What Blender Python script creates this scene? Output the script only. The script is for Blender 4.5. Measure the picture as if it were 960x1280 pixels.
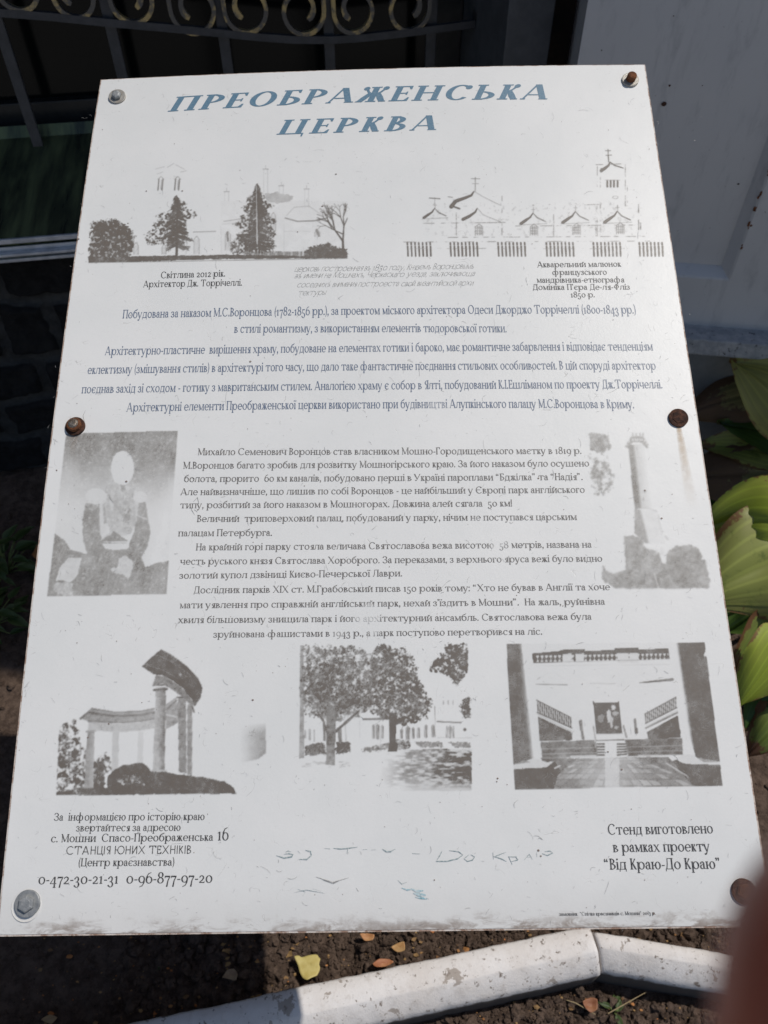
import bpy, bmesh, math, random
import numpy as np
from mathutils import Vector, Matrix, noise as mnoise
from mathutils.geometry import delaunay_2d_cdt

scene = bpy.context.scene
for o in list(bpy.data.objects):
    bpy.data.objects.remove(o)
COL = scene.collection
RNG = random.Random(7)
R_ = math.radians

# ------------------------------------------------------------------ camera
EYE = np.array([0.0, 0.0, 1.5])
PITCH = R_(48.2)
FOC = 962.0                                   # focal length in units of the 960x1280 frame
cam_d = bpy.data.cameras.new('camera')
cam = bpy.data.objects.new('camera', cam_d)
COL.objects.link(cam)
cam.location = EYE
cam.rotation_euler = (R_(90) - PITCH, 0, 0)
cam_d.sensor_fit = 'VERTICAL'
cam_d.sensor_height = 36.0
cam_d.sensor_width = 27.0
cam_d.lens = FOC / 1280 * 36.0
cam_d.clip_start = 0.005
cam_d.clip_end = 500
cam_d.dof.use_dof = True
cam_d.dof.focus_distance = 0.72
cam_d.dof.aperture_fstop = 11.0
scene.camera = cam

# ------------------------------------------------------------------ light
SUN_EL, SUN_AZ = R_(62.3), R_(18)             # azimuth measured from +X towards +Y
SUN = Vector((math.cos(SUN_EL) * math.cos(SUN_AZ), math.cos(SUN_EL) * math.sin(SUN_AZ), math.sin(SUN_EL)))
world = bpy.data.worlds.new('World')
scene.world = world
world.use_nodes = True
wn = world.node_tree
bg = wn.nodes['Background']
sky = wn.nodes.new('ShaderNodeTexSky')
sky.sky_type = 'NISHITA'
sky.sun_disc = False
sky.sun_elevation = SUN_EL
sky.sun_rotation = R_(90) - SUN_AZ
wn.links.new(sky.outputs[0], bg.inputs[0])
bg.inputs[1].default_value = 0.10
sun_d = bpy.data.lights.new('sun', 'SUN')
sun_d.energy = 4.0
sun_d.angle = R_(0.5)
sun_d.color = (1.0, 0.95, 0.88)
sun_o = bpy.data.objects.new('sun', sun_d)
COL.objects.link(sun_o)
sun_o.location = (3, 1, 6)
sun_o.rotation_euler = SUN.to_track_quat('Z', 'Y').to_euler()
vs = scene.view_settings
vs.view_transform = 'Standard'
vs.look = 'None'
vs.exposure = -0.49
vs.gamma = 1.0
vs.use_curve_mapping = False

# ------------------------------------------------------------------ helpers
CR = np.array([[1, 0, 0], [0, -math.sin(PITCH), math.cos(PITCH)], [0, -math.cos(PITCH), -math.sin(PITCH)]])

def ray(x, y):
    return CR @ np.array([(x - 480) / FOC, (y - 640) / FOC, 1.0])

def at_z(x, y, z):
    d = ray(x, y)
    return EYE + d * ((z - EYE[2]) / d[2])

def at_Y(x, y, Y):
    d = ray(x, y)
    return EYE + d * (Y / d[1])

def at_plane(x, y, p, n):
    d = ray(x, y)
    return EYE + d * (np.dot(np.array(p) - EYE, n) / np.dot(d, n))

def tag(o, label=None, cat=None, group=None, kind=None):
    if label: o['label'] = label
    if cat: o['category'] = cat
    if group: o['group'] = group
    if kind: o['kind'] = kind
    return o

def empty(name, loc, label, cat, group=None):
    o = bpy.data.objects.new(name, None)
    o.empty_display_size = 0.05
    COL.objects.link(o)
    o.location = loc
    return tag(o, label, cat, group)

def mesh_obj(name, verts, faces, mat, parent=None, origin=(0, 0, 0), smooth=False):
    """verts in world space; stored relative to origin (the parent's position)"""
    me = bpy.data.meshes.new(name)
    ox, oy, oz = origin
    me.from_pydata([(v[0] - ox, v[1] - oy, v[2] - oz) for v in verts], [], faces)
    if smooth:
        me.polygons.foreach_set('use_smooth', [True] * len(me.polygons))
    o = bpy.data.objects.new(name, me)
    COL.objects.link(o)
    if mat: me.materials.append(mat)
    if parent is not None:
        o.parent = parent
    else:
        o.location = origin
    return o

def bm_obj(name, bm, mat, parent=None, origin=(0, 0, 0), smooth=False):
    me = bpy.data.meshes.new(name)
    bmesh.ops.translate(bm, verts=bm.verts, vec=(-origin[0], -origin[1], -origin[2]))
    bmesh.ops.recalc_face_normals(bm, faces=bm.faces)
    bm.to_mesh(me); bm.free()
    if smooth:
        me.polygons.foreach_set('use_smooth', [True] * len(me.polygons))
    o = bpy.data.objects.new(name, me)
    COL.objects.link(o)
    if mat: me.materials.append(mat)
    if parent is not None: o.parent = parent
    else: o.location = origin
    return o

def add_box(bm, c, size, rot=None, bevel=0.0):
    """box with centre c, full sizes, 3x3 rotation (columns are axes)"""
    r = bmesh.ops.create_cube(bm, size=1.0)
    vs_ = r['verts']
    M = Matrix.Translation(c) @ ((rot.to_4x4()) if rot is not None else Matrix.Identity(4)) @ Matrix.Diagonal((*size, 1))
    bmesh.ops.transform(bm, matrix=M, verts=vs_)
    if bevel > 0:
        es = {e for v in vs_ for e in v.link_edges}
        bmesh.ops.bevel(bm, geom=list(es), offset=bevel, segments=2, affect='EDGES', profile=0.6)

def axes(x, z):
    x = Vector(x).normalized(); z = Vector(z); z = (z - x * z.dot(x)).normalized()
    y = z.cross(x)
    return Matrix((x, y, z)).transposed()

def add_tube(bm, pts, rad, seg=8, flat=None, closed_ends=True):
    """tube through pts; rad a number or list; flat=(normal, wide, thin) makes a rectangular strap"""
    pts = [Vector(p) for p in pts]
    n = len(pts)
    rings = []
    up = Vector((0.123, 0.31, 0.94))
    for i, p in enumerate(pts):
        t = (pts[min(i + 1, n - 1)] - pts[max(i - 1, 0)]).normalized()
        r = rad[i] if isinstance(rad, (list, tuple)) else rad
        if flat:
            nn = Vector(flat[0]); b = t.cross(nn).normalized(); a = nn.normalized()
            w, h = flat[1] / 2, flat[2] / 2
            k = r if isinstance(rad, (list, tuple)) else 1.0
            ring = [bm.verts.new(p + a * (sx * w) + b * (sy * h * k)) for sx, sy in ((-1, -1), (1, -1), (1, 1), (-1, 1))]
        else:
            b = t.cross(up).normalized() if abs(t.dot(up.normalized())) < 0.98 else t.cross(Vector((1, 0, 0))).normalized()
            a = b.cross(t).normalized(); up = a
            ring = [bm.verts.new(p + (a * math.cos(k) + b * math.sin(k)) * r) for k in [2 * math.pi * j / seg for j in range(seg)]]
        rings.append(ring)
    for r0, r1 in zip(rings, rings[1:]):
        m = len(r0)
        for j in range(m):
            bm.faces.new((r0[j], r0[(j + 1) % m], r1[(j + 1) % m], r1[j]))
    if closed_ends:
        bm.faces.new(rings[0][::-1]); bm.faces.new(rings[-1])

# value noise on arrays, used for the printed pictures and the ground
def vnoise(x, y, seed=0):
    xi = np.floor(x).astype(np.int64); yi = np.floor(y).astype(np.int64)
    fx = x - xi; fy = y - yi
    fx = fx * fx * (3 - 2 * fx); fy = fy * fy * (3 - 2 * fy)
    def h(a, b):
        n = (a * 374761393 + b * 668265263 + seed * 1442695041) & 0xffffffff
        n = ((n ^ (n >> 13)) * 1274126177) & 0xffffffff
        n = (n ^ (n >> 16)) & 0xffff
        return n / 65535.0
    return (h(xi, yi) * (1 - fx) + h(xi + 1, yi) * fx) * (1 - fy) + (h(xi, yi + 1) * (1 - fx) + h(xi + 1, yi + 1) * fx) * fy

def fbm(x, y, s, seed=0, octv=4):
    v = 0; a = 0.5; t = 0
    for i in range(octv):
        v = v + a * vnoise(x / s * 2 ** i + 17.3 * i, y / s * 2 ** i + 9.1 * i, seed + i); t += a; a *= 0.55
    return v / t

# ------------------------------------------------------------------ materials
class NT:
    def __init__(s, name):
        s.m = bpy.data.materials.new(name); s.m.use_nodes = True
        s.t = s.m.node_tree; s.n = s.t.nodes; s.l = s.t.links
        s.b = s.n['Principled BSDF']
        s.co = s.n.new('ShaderNodeTexCoord')
    def _in(s, sock, v):
        if v is None: return
        if hasattr(v, 'is_output'): s.l.new(v, sock)
        else:
            if isinstance(v, (tuple, list)) and len(v) == 3 and sock.type == 'RGBA': v = (*v, 1)
            sock.default_value = v
    def noise(s, scale, detail=4, rough=0.55, dist=0.0, vec=None, stretch=None):
        n = s.n.new('ShaderNodeTexNoise')
        v = vec or s.co.outputs['Object']
        if stretch:
            mp = s.n.new('ShaderNodeMapping'); mp.inputs['Scale'].default_value = stretch
            s.l.new(v, mp.inputs[0]); v = mp.outputs[0]
        s.l.new(v, n.inputs['Vector'])
        n.inputs['Scale'].default_value = scale; n.inputs['Detail'].default_value = detail
        n.inputs['Roughness'].default_value = rough; n.inputs['Distortion'].default_value = dist
        return n.outputs['Fac']
    def voro(s, scale, feature='F1', out='Distance', rnd=1.0):
        n = s.n.new('ShaderNodeTexVoronoi'); n.feature = feature
        s.l.new(s.co.outputs['Object'], n.inputs['Vector'])
        n.inputs['Scale'].default_value = scale; n.inputs['Randomness'].default_value = rnd
        return n.outputs[out]
    def ramp(s, fac, a, b, lo=0.0, hi=1.0):
        n = s.n.new('ShaderNodeMapRange'); n.clamp = True
        n.interpolation_type = 'SMOOTHSTEP'
        s._in(n.inputs['Value'], fac)
        n.inputs['From Min'].default_value = a; n.inputs['From Max'].default_value = b
        n.inputs['To Min'].default_value = lo; n.inputs['To Max'].default_value = hi
        return n.outputs['Result']
    def mix(s, fac, a, b, mode='MIX'):
        n = s.n.new('ShaderNodeMix'); n.data_type = 'RGBA'; n.blend_type = mode
        s._in(n.inputs[0], fac); s._in(n.inputs[6], a); s._in(n.inputs[7], b)
        return n.outputs[2]
    def math(s, op, a, b=None):
        n = s.n.new('ShaderNodeMath'); n.operation = op; n.use_clamp = False
        s._in(n.inputs[0], a); s._in(n.inputs[1], b)
        return n.outputs[0]
    def attr(s, name, out='Fac'):
        n = s.n.new('ShaderNodeAttribute'); n.attribute_name = name
        return n.outputs[out]
    def bump(s, height, strength=0.3, dist=0.002):
        n = s.n.new('ShaderNodeBump'); n.inputs['Strength'].default_value = strength
        n.inputs['Distance'].default_value = dist
        s._in(n.inputs['Height'], height); s.l.new(n.outputs[0], s.b.inputs['Normal'])
    def done(s, color, rough=0.6, metal=0.0, spec=None):
        s._in(s.b.inputs['Base Color'], color); s._in(s.b.inputs['Roughness'], rough)
        s._in(s.b.inputs['Metallic'], metal)
        if spec is not None: s.b.inputs['Specular IOR Level'].default_value = spec
        return s.m

def mat_plain(name, c1, c2, scale=20, rough=0.7, metal=0.0, bump=0.2, bdist=0.002, detail=6, spec=None):
    t = NT(name)
    f = t.ramp(t.noise(scale, detail, 0.62), 0.35, 0.65)
    h = t.noise(scale * 4, 5, 0.65)
    t.bump(h, bump, bdist)
    return t.done(t.mix(f, c1, c2), rough, metal, spec)

def srgb(r, g, b):
    return tuple(((c / 255 + 0.055) / 1.055) ** 2.4 if c > 10 else c / 255 / 12.92 for c in (r, g, b))
# ------------------------------------------------------------------ the board's surface
# A1 sheet, 0.594 x 0.839 m, tilted about 24 degrees, slightly buckled along its left and top edges
BW, BH = 0.594, 0.839
_u = np.array([0.59382456, 0.00331331, 0.01405012]); BU = _u / np.linalg.norm(_u)
_v = np.array([-0.01118642, 0.76431603, 0.34591007]); _v = _v - BU * np.dot(BU, _v); BV = _v / np.linalg.norm(_v)
BN = np.cross(BU, BV)
BBL = np.array([-0.29808688, 0.15079907, 0.8417033])
BASE = (0.0, 0.56, 0.0)                      # foot of the stand

def warp(a, b):
    u = np.clip(a / BW, 0, 1); v = np.clip(b / BH, 0, 1)
    return 0.012 * (1 - u) ** 2 * (4 * v * (1 - v)) + 0.0042 * 4 * u * (1 - u) * v ** 3

def surf(a, b, h=0.0):
    a = np.asarray(a, float); b = np.asarray(b, float)
    w = warp(a, b) + h
    return BBL + a[..., None] * BU + b[..., None] * BV + w[..., None] * BN

def proj(P):
    q = (P - EYE) @ CR                        # camera coordinates (x right, y down, z forward)
    return FOC * q[..., 0] / q[..., 2] + 480, FOC * q[..., 1] / q[..., 2] + 640

def ab(x, y):
    """point of the photograph -> place on the board, in metres from its lower left corner"""
    a = b = 0.3
    for _ in range(12):
        w = float(warp(np.array(a), np.array(b)))
        d = ray(x, y); p0 = BBL + BN * w
        P = EYE + d * (np.dot(p0 - EYE, BN) / np.dot(d, BN)) - p0
        a, b = float(np.dot(P, BU)), float(np.dot(P, BV))
    return a, b

# ------------------------------------------------------------------ a serif alphabet drawn as strokes
def make_font(T=92, t=36, s=48, X=470, C=690, A=740, D=-225):
    G = {}
    def rect(x0, y0, x1, y1): return [(x0, y0), (x1, y0), (x1, y1), (x0, y1)]
    def stem(x, y0, y1, fl='bt'):
        r = [rect(x, y0, x + T, y1)]
        if s:
            if 'b' in fl: r.append(rect(x - s, y0, x + T + s, y0 + t))
            if 't' in fl: r.append(rect(x - s, y1 - t, x + T + s, y1))
            if 'l' in fl: r.append(rect(x - s, y1 - t, x + T, y1))
        return r
    def hb(x0, x1, y): return [rect(x0, y - t / 2, x1, y + t / 2)]
    def dg(x0, y0, x1, y1, w): return [[(x0 - w / 2, y0), (x0 + w / 2, y0), (x1 + w / 2, y1), (x1 - w / 2, y1)]]
    def foot(x, y, w):            # serif under a diagonal
        return [rect(x - w / 2 - s * .8, y, x + w / 2 + s * .8, y + t)] if s else []
    def el(cx, cy, rx, ry, a0=0, a1=360, n=28):
        out = []; k = max(3, int(n * abs(a1 - a0) / 360))
        P = []
        for i in range(k + 1):
            g = R_(a0 + (a1 - a0) * i / k)
            P.append(((cx + rx * math.cos(g), cy + ry * math.sin(g)), (cx + (rx - T) * math.cos(g), cy + (ry - t) * math.sin(g))))
        for (o0, i0), (o1, i1) in zip(P, P[1:]): out.append([o0, o1, i1, i0])
        return out
    def ball(x, y, r=None):
        r = r or T * .62
        if not s: r = T * .5
        return [[(x + r * math.cos(2 * math.pi * i / 10), y + r * math.sin(2 * math.pi * i / 10)) for i in range(10)]]
    def path(pts):
        out = []; L = []
        for i, (x, y, w) in enumerate(pts):
            a = pts[max(0, i - 1)]; b = pts[min(len(pts) - 1, i + 1)]
            dx, dy = b[0] - a[0], b[1] - a[1]; d = math.hypot(dx, dy) or 1
            L.append(((x - dy / d * w / 2, y + dx / d * w / 2), (x + dy / d * w / 2, y - dx / d * w / 2)))
        for (p0, q0), (p1, q1) in zip(L, L[1:]): out.append([p0, q0, q1, p1])
        return out
    def put(ch, adv, *polys):
        G[ch] = (adv, [p for q in polys for p in q])
    sb = (s + 10) if s else 62                              # side bearing
    for low in (True, False):
        h = X if low else C
        k = 1.0 if low else 1.32
        g = 215 * k if low else 270            # counter between two stems
        def c(ch): return ch.lower() if low else ch.upper()
        x1 = sb; x2 = sb + T + g; x3 = x2 + T + g * .9
        w2 = x2 + T + sb
        put(c('П'), w2, stem(x1, 0, h), stem(x2, 0, h), hb(x1, x2, h - t / 2))
        put(c('Н'), w2, stem(x1, 0, h), stem(x2, 0, h), hb(x1, x2, h * .52))
        put(c('И'), w2, stem(x1, 0, h), stem(x2, 0, h), dg(x1 + T * .9, t, x2 + T * .1, h - t, max(t * 1.5, T * .45)))
        br = path([(x1 + T * .7 + g * .5 - 85, h + 150, t * 1.1), (x1 + T * .5 + g * .5 - 60, h + 90, t * 1.5), (x1 + T * .5 + g * .5, h + 65, t * 1.8), (x1 + T * .5 + g * .5 + 60, h + 90, t * 1.5), (x1 + T * .3 + g * .5 + 85, h + 150, t * 1.1)])
        put(c('Й'), w2, G[c('И')][1], br)
        put(c('Ц'), w2 + 20, stem(x1, 0, h), stem(x2, 0, h), hb(x1, x2 + T + 60, t / 2), [[(x2 + T + 20, t), (x2 + T + 20 + t * 1.2, t), (x2 + T + 34 + t, -120), (x2 + T + 34, -120)]])
        put(c('Ш'), x3 + T + sb, stem(x1, 0, h), stem(x2 - g * .1, 0, h), stem(x3 - g * .1, 0, h), hb(x1, x3, t / 2))
        put(c('Щ'), x3 + T + sb + 20, G[c('Ш')][1], hb(x3, x3 + T + 50, t / 2), [[(x3 + T + 16, t), (x3 + T + 16 + t * 1.2, t), (x3 + T + 30 + t, -120), (x3 + T + 30, -120)]])
        put(c('Ч'), w2, stem(x1, h * .45, h, 't'), path([(x1 + T * .5, h * .5, T), (x1 + T * .7, h * .42, T * .8), (x1 + T + g * .4, h * .38, t * 1.2), (x2, h * .44, t)]), stem(x2, 0, h))
        put(c('Г'), sb + T + g * .95 + 20, stem(x1, 0, h), hb(x1, x1 + T + g * .95, h - t / 2), [[(x1 + T + g * .95, h), (x1 + T + g * .95, h - 130 * k), (x1 + T + g * .95 - t, h - 130 * k), (x1 + T + g * .95 - t * 2.2, h - t)]])
        tw = 2 * g * .95 + T; tx = 24
        put(c('Т'), tw + 48, stem(tx + tw / 2 - T / 2, 0, h, 'b'), hb(tx, tx + tw, h - t / 2),
            [[(tx, h), (tx + t * 2.2, h - t), (tx + t, h - 130 * k), (tx, h - 130 * k)], [(tx + tw, h), (tx + tw, h - 130 * k), (tx + tw - t, h - 130 * k), (tx + tw - t * 2.2, h - t)]])
        put(c('І'), T + 2 * sb, stem(x1, 0, h))
        dots = lambda cx: ball(cx - 78, h + 150, T * .55) + ball(cx + 78, h + 150, T * .55)
        put(c('Ї'), T + 2 * sb + 20, stem(x1 + 10, 0, h), dots(x1 + 10 + T / 2))
        ro = (205 if low else 300) + T * .28
        O = lambda cx: el(cx, h / 2, ro, h / 2 + 8)
        put(c('О'), 2 * ro + 56, O(ro + 28))
        put(c('С'), 2 * ro + 10, el(ro + 28, h / 2, ro, h / 2 + 8, 48, 318), ball(ro + 28 + ro * .58, h * .5 + h * .34, T * .55))
        put(c('Є'), 2 * ro + 10, G[c('С')][1], hb(ro * .4, ro * 1.45, h * .52))
        bw = (170 if low else 235) + T * .5     # bowls of В Ь Я Ю
        put(c('В'), x1 + T + bw * (1.15 if low else 1) + 28, stem(x1, 0, h), el(x1 + T * .5, h * .75, bw * (1.12 if low else .98), h * .25, -90, 90), el(x1 + T * .5, h * .265, bw * (1.2 if low else 1) + T * .5, h * .28, -90, 90), hb(x1, x1 + T, h * .52), hb(x1, x1 + T, h - t / 2), hb(x1, x1 + T, t / 2))
        put(c('Ь'), x1 + T + bw + 28, stem(x1, 0, h), el(x1 + T * .6, h * .28, bw + T * .5, h * .28, -90, 90), hb(x1, x1 + T, h * .56 - t / 2), hb(x1, x1 + T, t / 2))
        put(c('Ъ'), x1 + T + bw + 118, [[(x + 90, y) for x, y in p] for p in G[c('Ь')][1]], hb(20, 90 + x1, h - t / 2), [rect(20, h - 120, 20 + t, h)])
        put(c('Ы'), x1 + T * 2 + bw + 100 + sb, G[c('Ь')][1], stem(x1 + T + bw + 90, 0, h))
        rx = 60 + bw
        put(c('Я'), x1 + T + bw + sb * .9, stem(rx, 0, h), el(rx + T * .4, h * .71, bw + T * .2, h * .29, 90, 270), hb(rx, rx + T, h - t / 2), dg(rx - bw * .55, 0, rx - bw * .02, h * .44, T * .9), foot(rx - bw * .6, 0, T * .7))
        put(c('Ю'), x1 + T + g * .5 + 2 * ro * .9 + 28, stem(x1, 0, h), hb(x1, x1 + T + g * .6, h * .52), el(x1 + T + g * .5 + ro * .9, h / 2, ro * .9, h / 2 + 8))
        arm = (190 if low else 260)
        def arms(cx, sgn, th):
            return (path([(cx, h * .5, t * 1.3), (cx + sgn * arm * .45, h * .66, t * 1.4), (cx + sgn * arm * .75, h * .88, t * 1.6)]) + ball(cx + sgn * arm * .8, h * .9, th * .52) +
                    path([(cx + sgn * arm * .2, h * .56, th * .8), (cx + sgn * arm * .62, h * .26, th), (cx + sgn * (arm * .95), t * .5, th * .9)]) + foot(cx + sgn * arm, 0, th * .5))
        put(c('К'), x1 + T + arm + 55, stem(x1, 0, h), arms(x1 + T * .8, 1, T), hb(x1, x1 + T * 1.2, h * .5))
        zx = arm + 52
        put(c('Ж'), 2 * zx + T, stem(zx, 0, h), arms(zx + T * .8, 1, T), arms(zx + T * .2, -1, T), hb(zx - 20, zx + T + 20, h * .5))
        put(c('Х'), 2 * arm + T * .5 + 70, dg(2 * arm + T * .3, 0, 50 + T * .4, h, T), dg(55 + T * .2, 0, 2 * arm + 10, h, t * 1.3), foot(2 * arm + T * .3, 0, T * .8), foot(60 + T * .2, 0, t), [[(x, h - t + (y)) for x, y in p] for p in foot(50 + T * .4, 0, T * .8)], [[(x, h - t + y) for x, y in p] for p in foot(2 * arm + 10, 0, t)])
        m2 = x1 + t + (330 if low else 440) + T * .4
        put(c('М'), m2 + T + sb, [rect(x1 + T * .3, 0, x1 + T * .3 + t * 1.2, h)], foot(x1 + T * .3 + t * .6, 0, t * 1.4), stem(m2, 0, h, 'bt'), dg((x1 + m2 + T * .7) / 2, h * .06, x1 + T * .3, h, T), dg((x1 + m2 + T * .7) / 2, h * .06, m2 + T * .4, h, t * 1.2), [rect(x1 - s, h - t, x1 + T * .6, h)] if s else [])
        lg = 90 if low else 120
        put(c('Л'), x2 + T + sb, stem(x2, 0, h), hb(x1 + lg * .7, x2, h - t / 2), path([(x1 + lg, h - t * .5, t * 1.2), (x1 + lg * .85, h * .5, t * 1.4), (x1 + lg * .5, h * .12, t * 1.8), (x1 - 10, t * .7, t * 1.6)]), ball(x1 - 4, t * 1.2, T * .42))
        put(c('Д'), x2 + T + sb + 24, stem(x2, 0, h, 't'), hb(x1 + lg * .7, x2, h - t / 2), path([(x1 + lg, h - t * .5, t * 1.2), (x1 + lg * .8, h * .45, t * 1.4), (x1 + lg * .35, t * .6, t * 1.6)]), hb(x1 - s * .6, x2 + T + s * .8, t / 2),
            [rect(x1 - s * .6, -125, x1 - s * .6 + t * 1.1, t), rect(x2 + T + s * .8 - t * 1.1, -125, x2 + T + s * .8, t)])
        zr = (150 if low else 210) + T * .35
        put(c('З'), 2 * zr + 30, el(zr * .95, h * .74, zr * .88, h * .265, -80, 150), el(zr, h * .265, zr, h * .275, -150, 85), hb(zr * .7, zr * 1.1, h * .52), ball(zr * .3, h * .82, T * .48), ball(zr * .25, h * .17, T * .48))
    h = C
    # capitals of their own form
    g = 270; x1 = sb
    put('Е', x1 + T + 270 + 24, stem(x1, 0, h), hb(x1, x1 + T + 255, h - t / 2), hb(x1, x1 + T + 190, h * .52), hb(x1, x1 + T + 270, t / 2),
        [[(x1 + T + 255, h), (x1 + T + 255, h - 150), (x1 + T + 255 - t, h - 150), (x1 + T + 255 - 2.2 * t, h - t)], [(x1 + T + 270, 0), (x1 + T + 285, 165), (x1 + T + 285 - t, 165), (x1 + T + 270 - 2.4 * t, t)], rect(x1 + T + 190 - t, h * .52 - 70, x1 + T + 190, h * .52 + 70)])
    bw = 235 + T * .5
    put('Б', x1 + T + bw + 28, stem(x1, 0, h), el(x1 + T * .6, h * .29, bw + T * .5, h * .29, -90, 90), hb(x1, x1 + T, h * .58 - t / 2), hb(x1, x1 + T, t / 2), hb(x1, x1 + T + 250, h - t / 2), [[(x1 + T + 250, h), (x1 + T + 250, h - 140), (x1 + T + 250 - t, h - 140), (x1 + T + 250 - 2.2 * t, h - t)]])
    put('Р', x1 + T + bw + 20, stem(x1, 0, h), el(x1 + T * .6, h * .71, bw + T * .4, h * .29, -90, 90), hb(x1, x1 + T, h - t / 2), hb(x1, x1 + T, h * .42 + t / 2))
    aw = 560 + T * .6
    put('А', aw + 40, dg(60, 0, aw * .5 - T * .2, h, t * 1.3), dg(aw - 60, 0, aw * .5, h, T * 1.05), hb(aw * .26, aw * .74, h * .31), foot(62, 0, t), foot(aw - 60, 0, T * .9))
    put('У', aw + 20, path([(50, h - t, T), (aw * .48, h * .3, T * .9)]), path([(aw - 60, h - t, t * 1.3), (aw * .5, h * .25, t * 1.4), (aw * .38, h * .06, t * 1.6), (aw * .25, t, t * 1.3)]), ball(aw * .22, h * .09, T * .5), [[(x, h - t + y) for x, y in p] for p in foot(55, 0, T) + foot(aw - 60, 0, t)])
    ro = 215
    put('Ф', 2 * ro + T + 150, stem(ro + 75 - 10, 0, h), el(ro + 65 + T * .5, h * .52, ro + T * .5, h * .31))
    put('X', G['Х'][0], G['Х'][1]); put('I', G['І'][0], G['І'][1])
    # lower case of their own form
    h = X
    e = 240 + T
    put('а', e + s + 30, [rect(e - T, t, e, h * .66)], el(e * .5 + 22, h * .66, e * .5 - 22, h * .34 + 8, 0, 155), ball(60 + T * .2, h * .74, T * .52), el(e * .52, h * .29, e * .5 - 8, h * .30, 75, 300), hb(e * .5, e - T * .4, h * .57), path([(e - T * .5, t * 2, T * .9), (e - T * .1, t * .9, t * 1.6), (e + s + 4, t * .6, t)]), path([(e * .6, t * .6, t), (e - T * .5, h * .2, t)]))
    ro = 205 + T * .28; cx = ro + 28
    put('о', 2 * ro + 56, el(cx, h / 2, ro, h / 2 + 8)); put('o', *G['о'])
    put('е', 2 * ro + 34, el(cx, h / 2, ro, h / 2 + 8, 0, 318), hb(cx - ro + T * .5, cx + ro - T * .1, h * .53))
    put('б', 2 * ro + 56, el(cx, h / 2, ro, h / 2 + 8), path([(cx - ro + T * .5, h * .5, T), (cx - ro + T * .55, h * .95, T * .95), (cx - ro * .3, h * 1.25, T * .7), (cx + ro * .5, h * 1.4, T * .75), (cx + ro * .8, h * 1.55, t)]))
    x1 = sb
    put('р', x1 + T * .4 + 2 * ro + 40, stem(x1, D, h, 'bl'), el(x1 + T * .45 + ro, h / 2, ro, h / 2 + 8))
    yw = 420 + T * .4
    put('у', yw + 30, path([(60, h - t, T), (yw * .5, h * .02, T * .85)]), path([(yw - 50, h - t, t * 1.3), (yw * .5, -t, t * 1.5), (yw * .36, D * .75, t * 1.8), (yw * .2, D * .9, t * 1.3)]), ball(yw * .17, D * .72, T * .5), [[(x, h - t + y) for x, y in p] for p in foot(62, 0, T) + foot(yw - 52, 0, t)])
    put('ф', 4 * ro * .86 + T * .2 + 40, stem(28 + 2 * ro * .86 - T * .62, D, A, 'b'), el(28 + ro * .86, h / 2, ro * .86, h / 2 + 8), el(28 + 3 * ro * .86 - T * .9, h / 2, ro * .86, h / 2 + 8))
    put('і', T + 2 * sb, stem(x1, 0, h, 'bl'), ball(x1 + T / 2, h + 165, T * .62))
    put('ї', T + 2 * sb + 24, stem(x1 + 12, 0, h, 'bl'), ball(x1 + 12 + T / 2 - 82, h + 165, T * .56), ball(x1 + 12 + T / 2 + 82, h + 165, T * .56))
    # old style figures
    r0 = 205 + T * .2
    O0 = el(r0 + 30, X / 2, r0, X / 2 + 6)
    put('0', 2 * r0 + 60, O0)
    put('1', T + 2 * sb + 110, stem(x1 + 55, 0, X, 'b'), [[(x1 + 55, X), (x1 + 55, X - t * 1.6), (x1 - 30, X - 95), (x1 - 30, X - 70)]])
    put('2', 430, path([(70, X * .72, T * .8), (100, X * .9, T * .6), (205, X * .98, t * 1.5), (310, X * .85, T * .8), (320, X * .66, T), (240, X * .38, T * .7), (60, t, t * 1.4)]), hb(50, 395, t * .9), hb(60, 385, t * .5), [rect(370, 0, 395, 130)])
    sh = D + 0.0
    put('3', 420, [[(x, y + sh) for x, y in p] for p in el(190, 520, 150, 180, -80, 150) + el(200, 185, 185, 190, -150, 85) + hb(130, 220, 352) + ball(65, 560, T * .5) + ball(55, 110, T * .5)])
    put('4', 470, [rect(270, D, 270 + T, X)], hb(20, 450, 40), dg(40, 40, 290, X, t * 1.4), [rect(270 - s, D, 270 + T + s, D + t)] if s else [])
    put('5', 420, [[(x, y + sh) for x, y in p] for p in el(190, 210, 190, 215, -150, 110) + [rect(80, 380, 80 + t * 1.1, 700)] + [rect(80, 640, 350, 700)] + ball(50, 120, T * .5)])
    put('6', 2 * r0 + 40, el(r0 + 26, 215, r0, 225), path([(26 + T * .5, 215, T), (60 + T * .4, 420, T * .9), (190, 610, T * .6), (370, 690, t)]))
    put('9', 2 * r0 + 40, [[(2 * r0 + 52 - x, X - y) for x, y in p] for p in G['6'][1]])
    put('7', 410, [[(30, X), (30, X - t * 2.2), (390, X - t * 2.2), (390, X)]], path([(375, X - t, t * 1.6), (250, X * .35, T * .7), (190, D, T * 1.0)]), [rect(30, X - 150, 30 + t, X)])
    put('8', 480, el(240, 525, 165 + T * .2, 180), el(240, 180, 200 + T * .2, 190))
    put('.', T * 1.2 + 80, ball(60 + T * .3, 50, T * .64)); put(',', T * 1.2 + 80, ball(60 + T * .3, 50, T * .64), path([(75 + T * .6, 40, T * .6), (70 + T * .4, -50, t * 1.5), (40, -120, t)]))
    put(':', T * 1.2 + 80, ball(60 + T * .3, 50, T * .64), ball(60 + T * .3, 400, T * .64))
    put('-', 280, [rect(40, 200, 245, 200 + max(t * 1.5, 52))]); put('!', T * 1.2 + 90, ball(60 + T * .3, 50, T * .64), dg(60 + T * .3, 170, 60 + T * .3, C + 20, T * .8))
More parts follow.
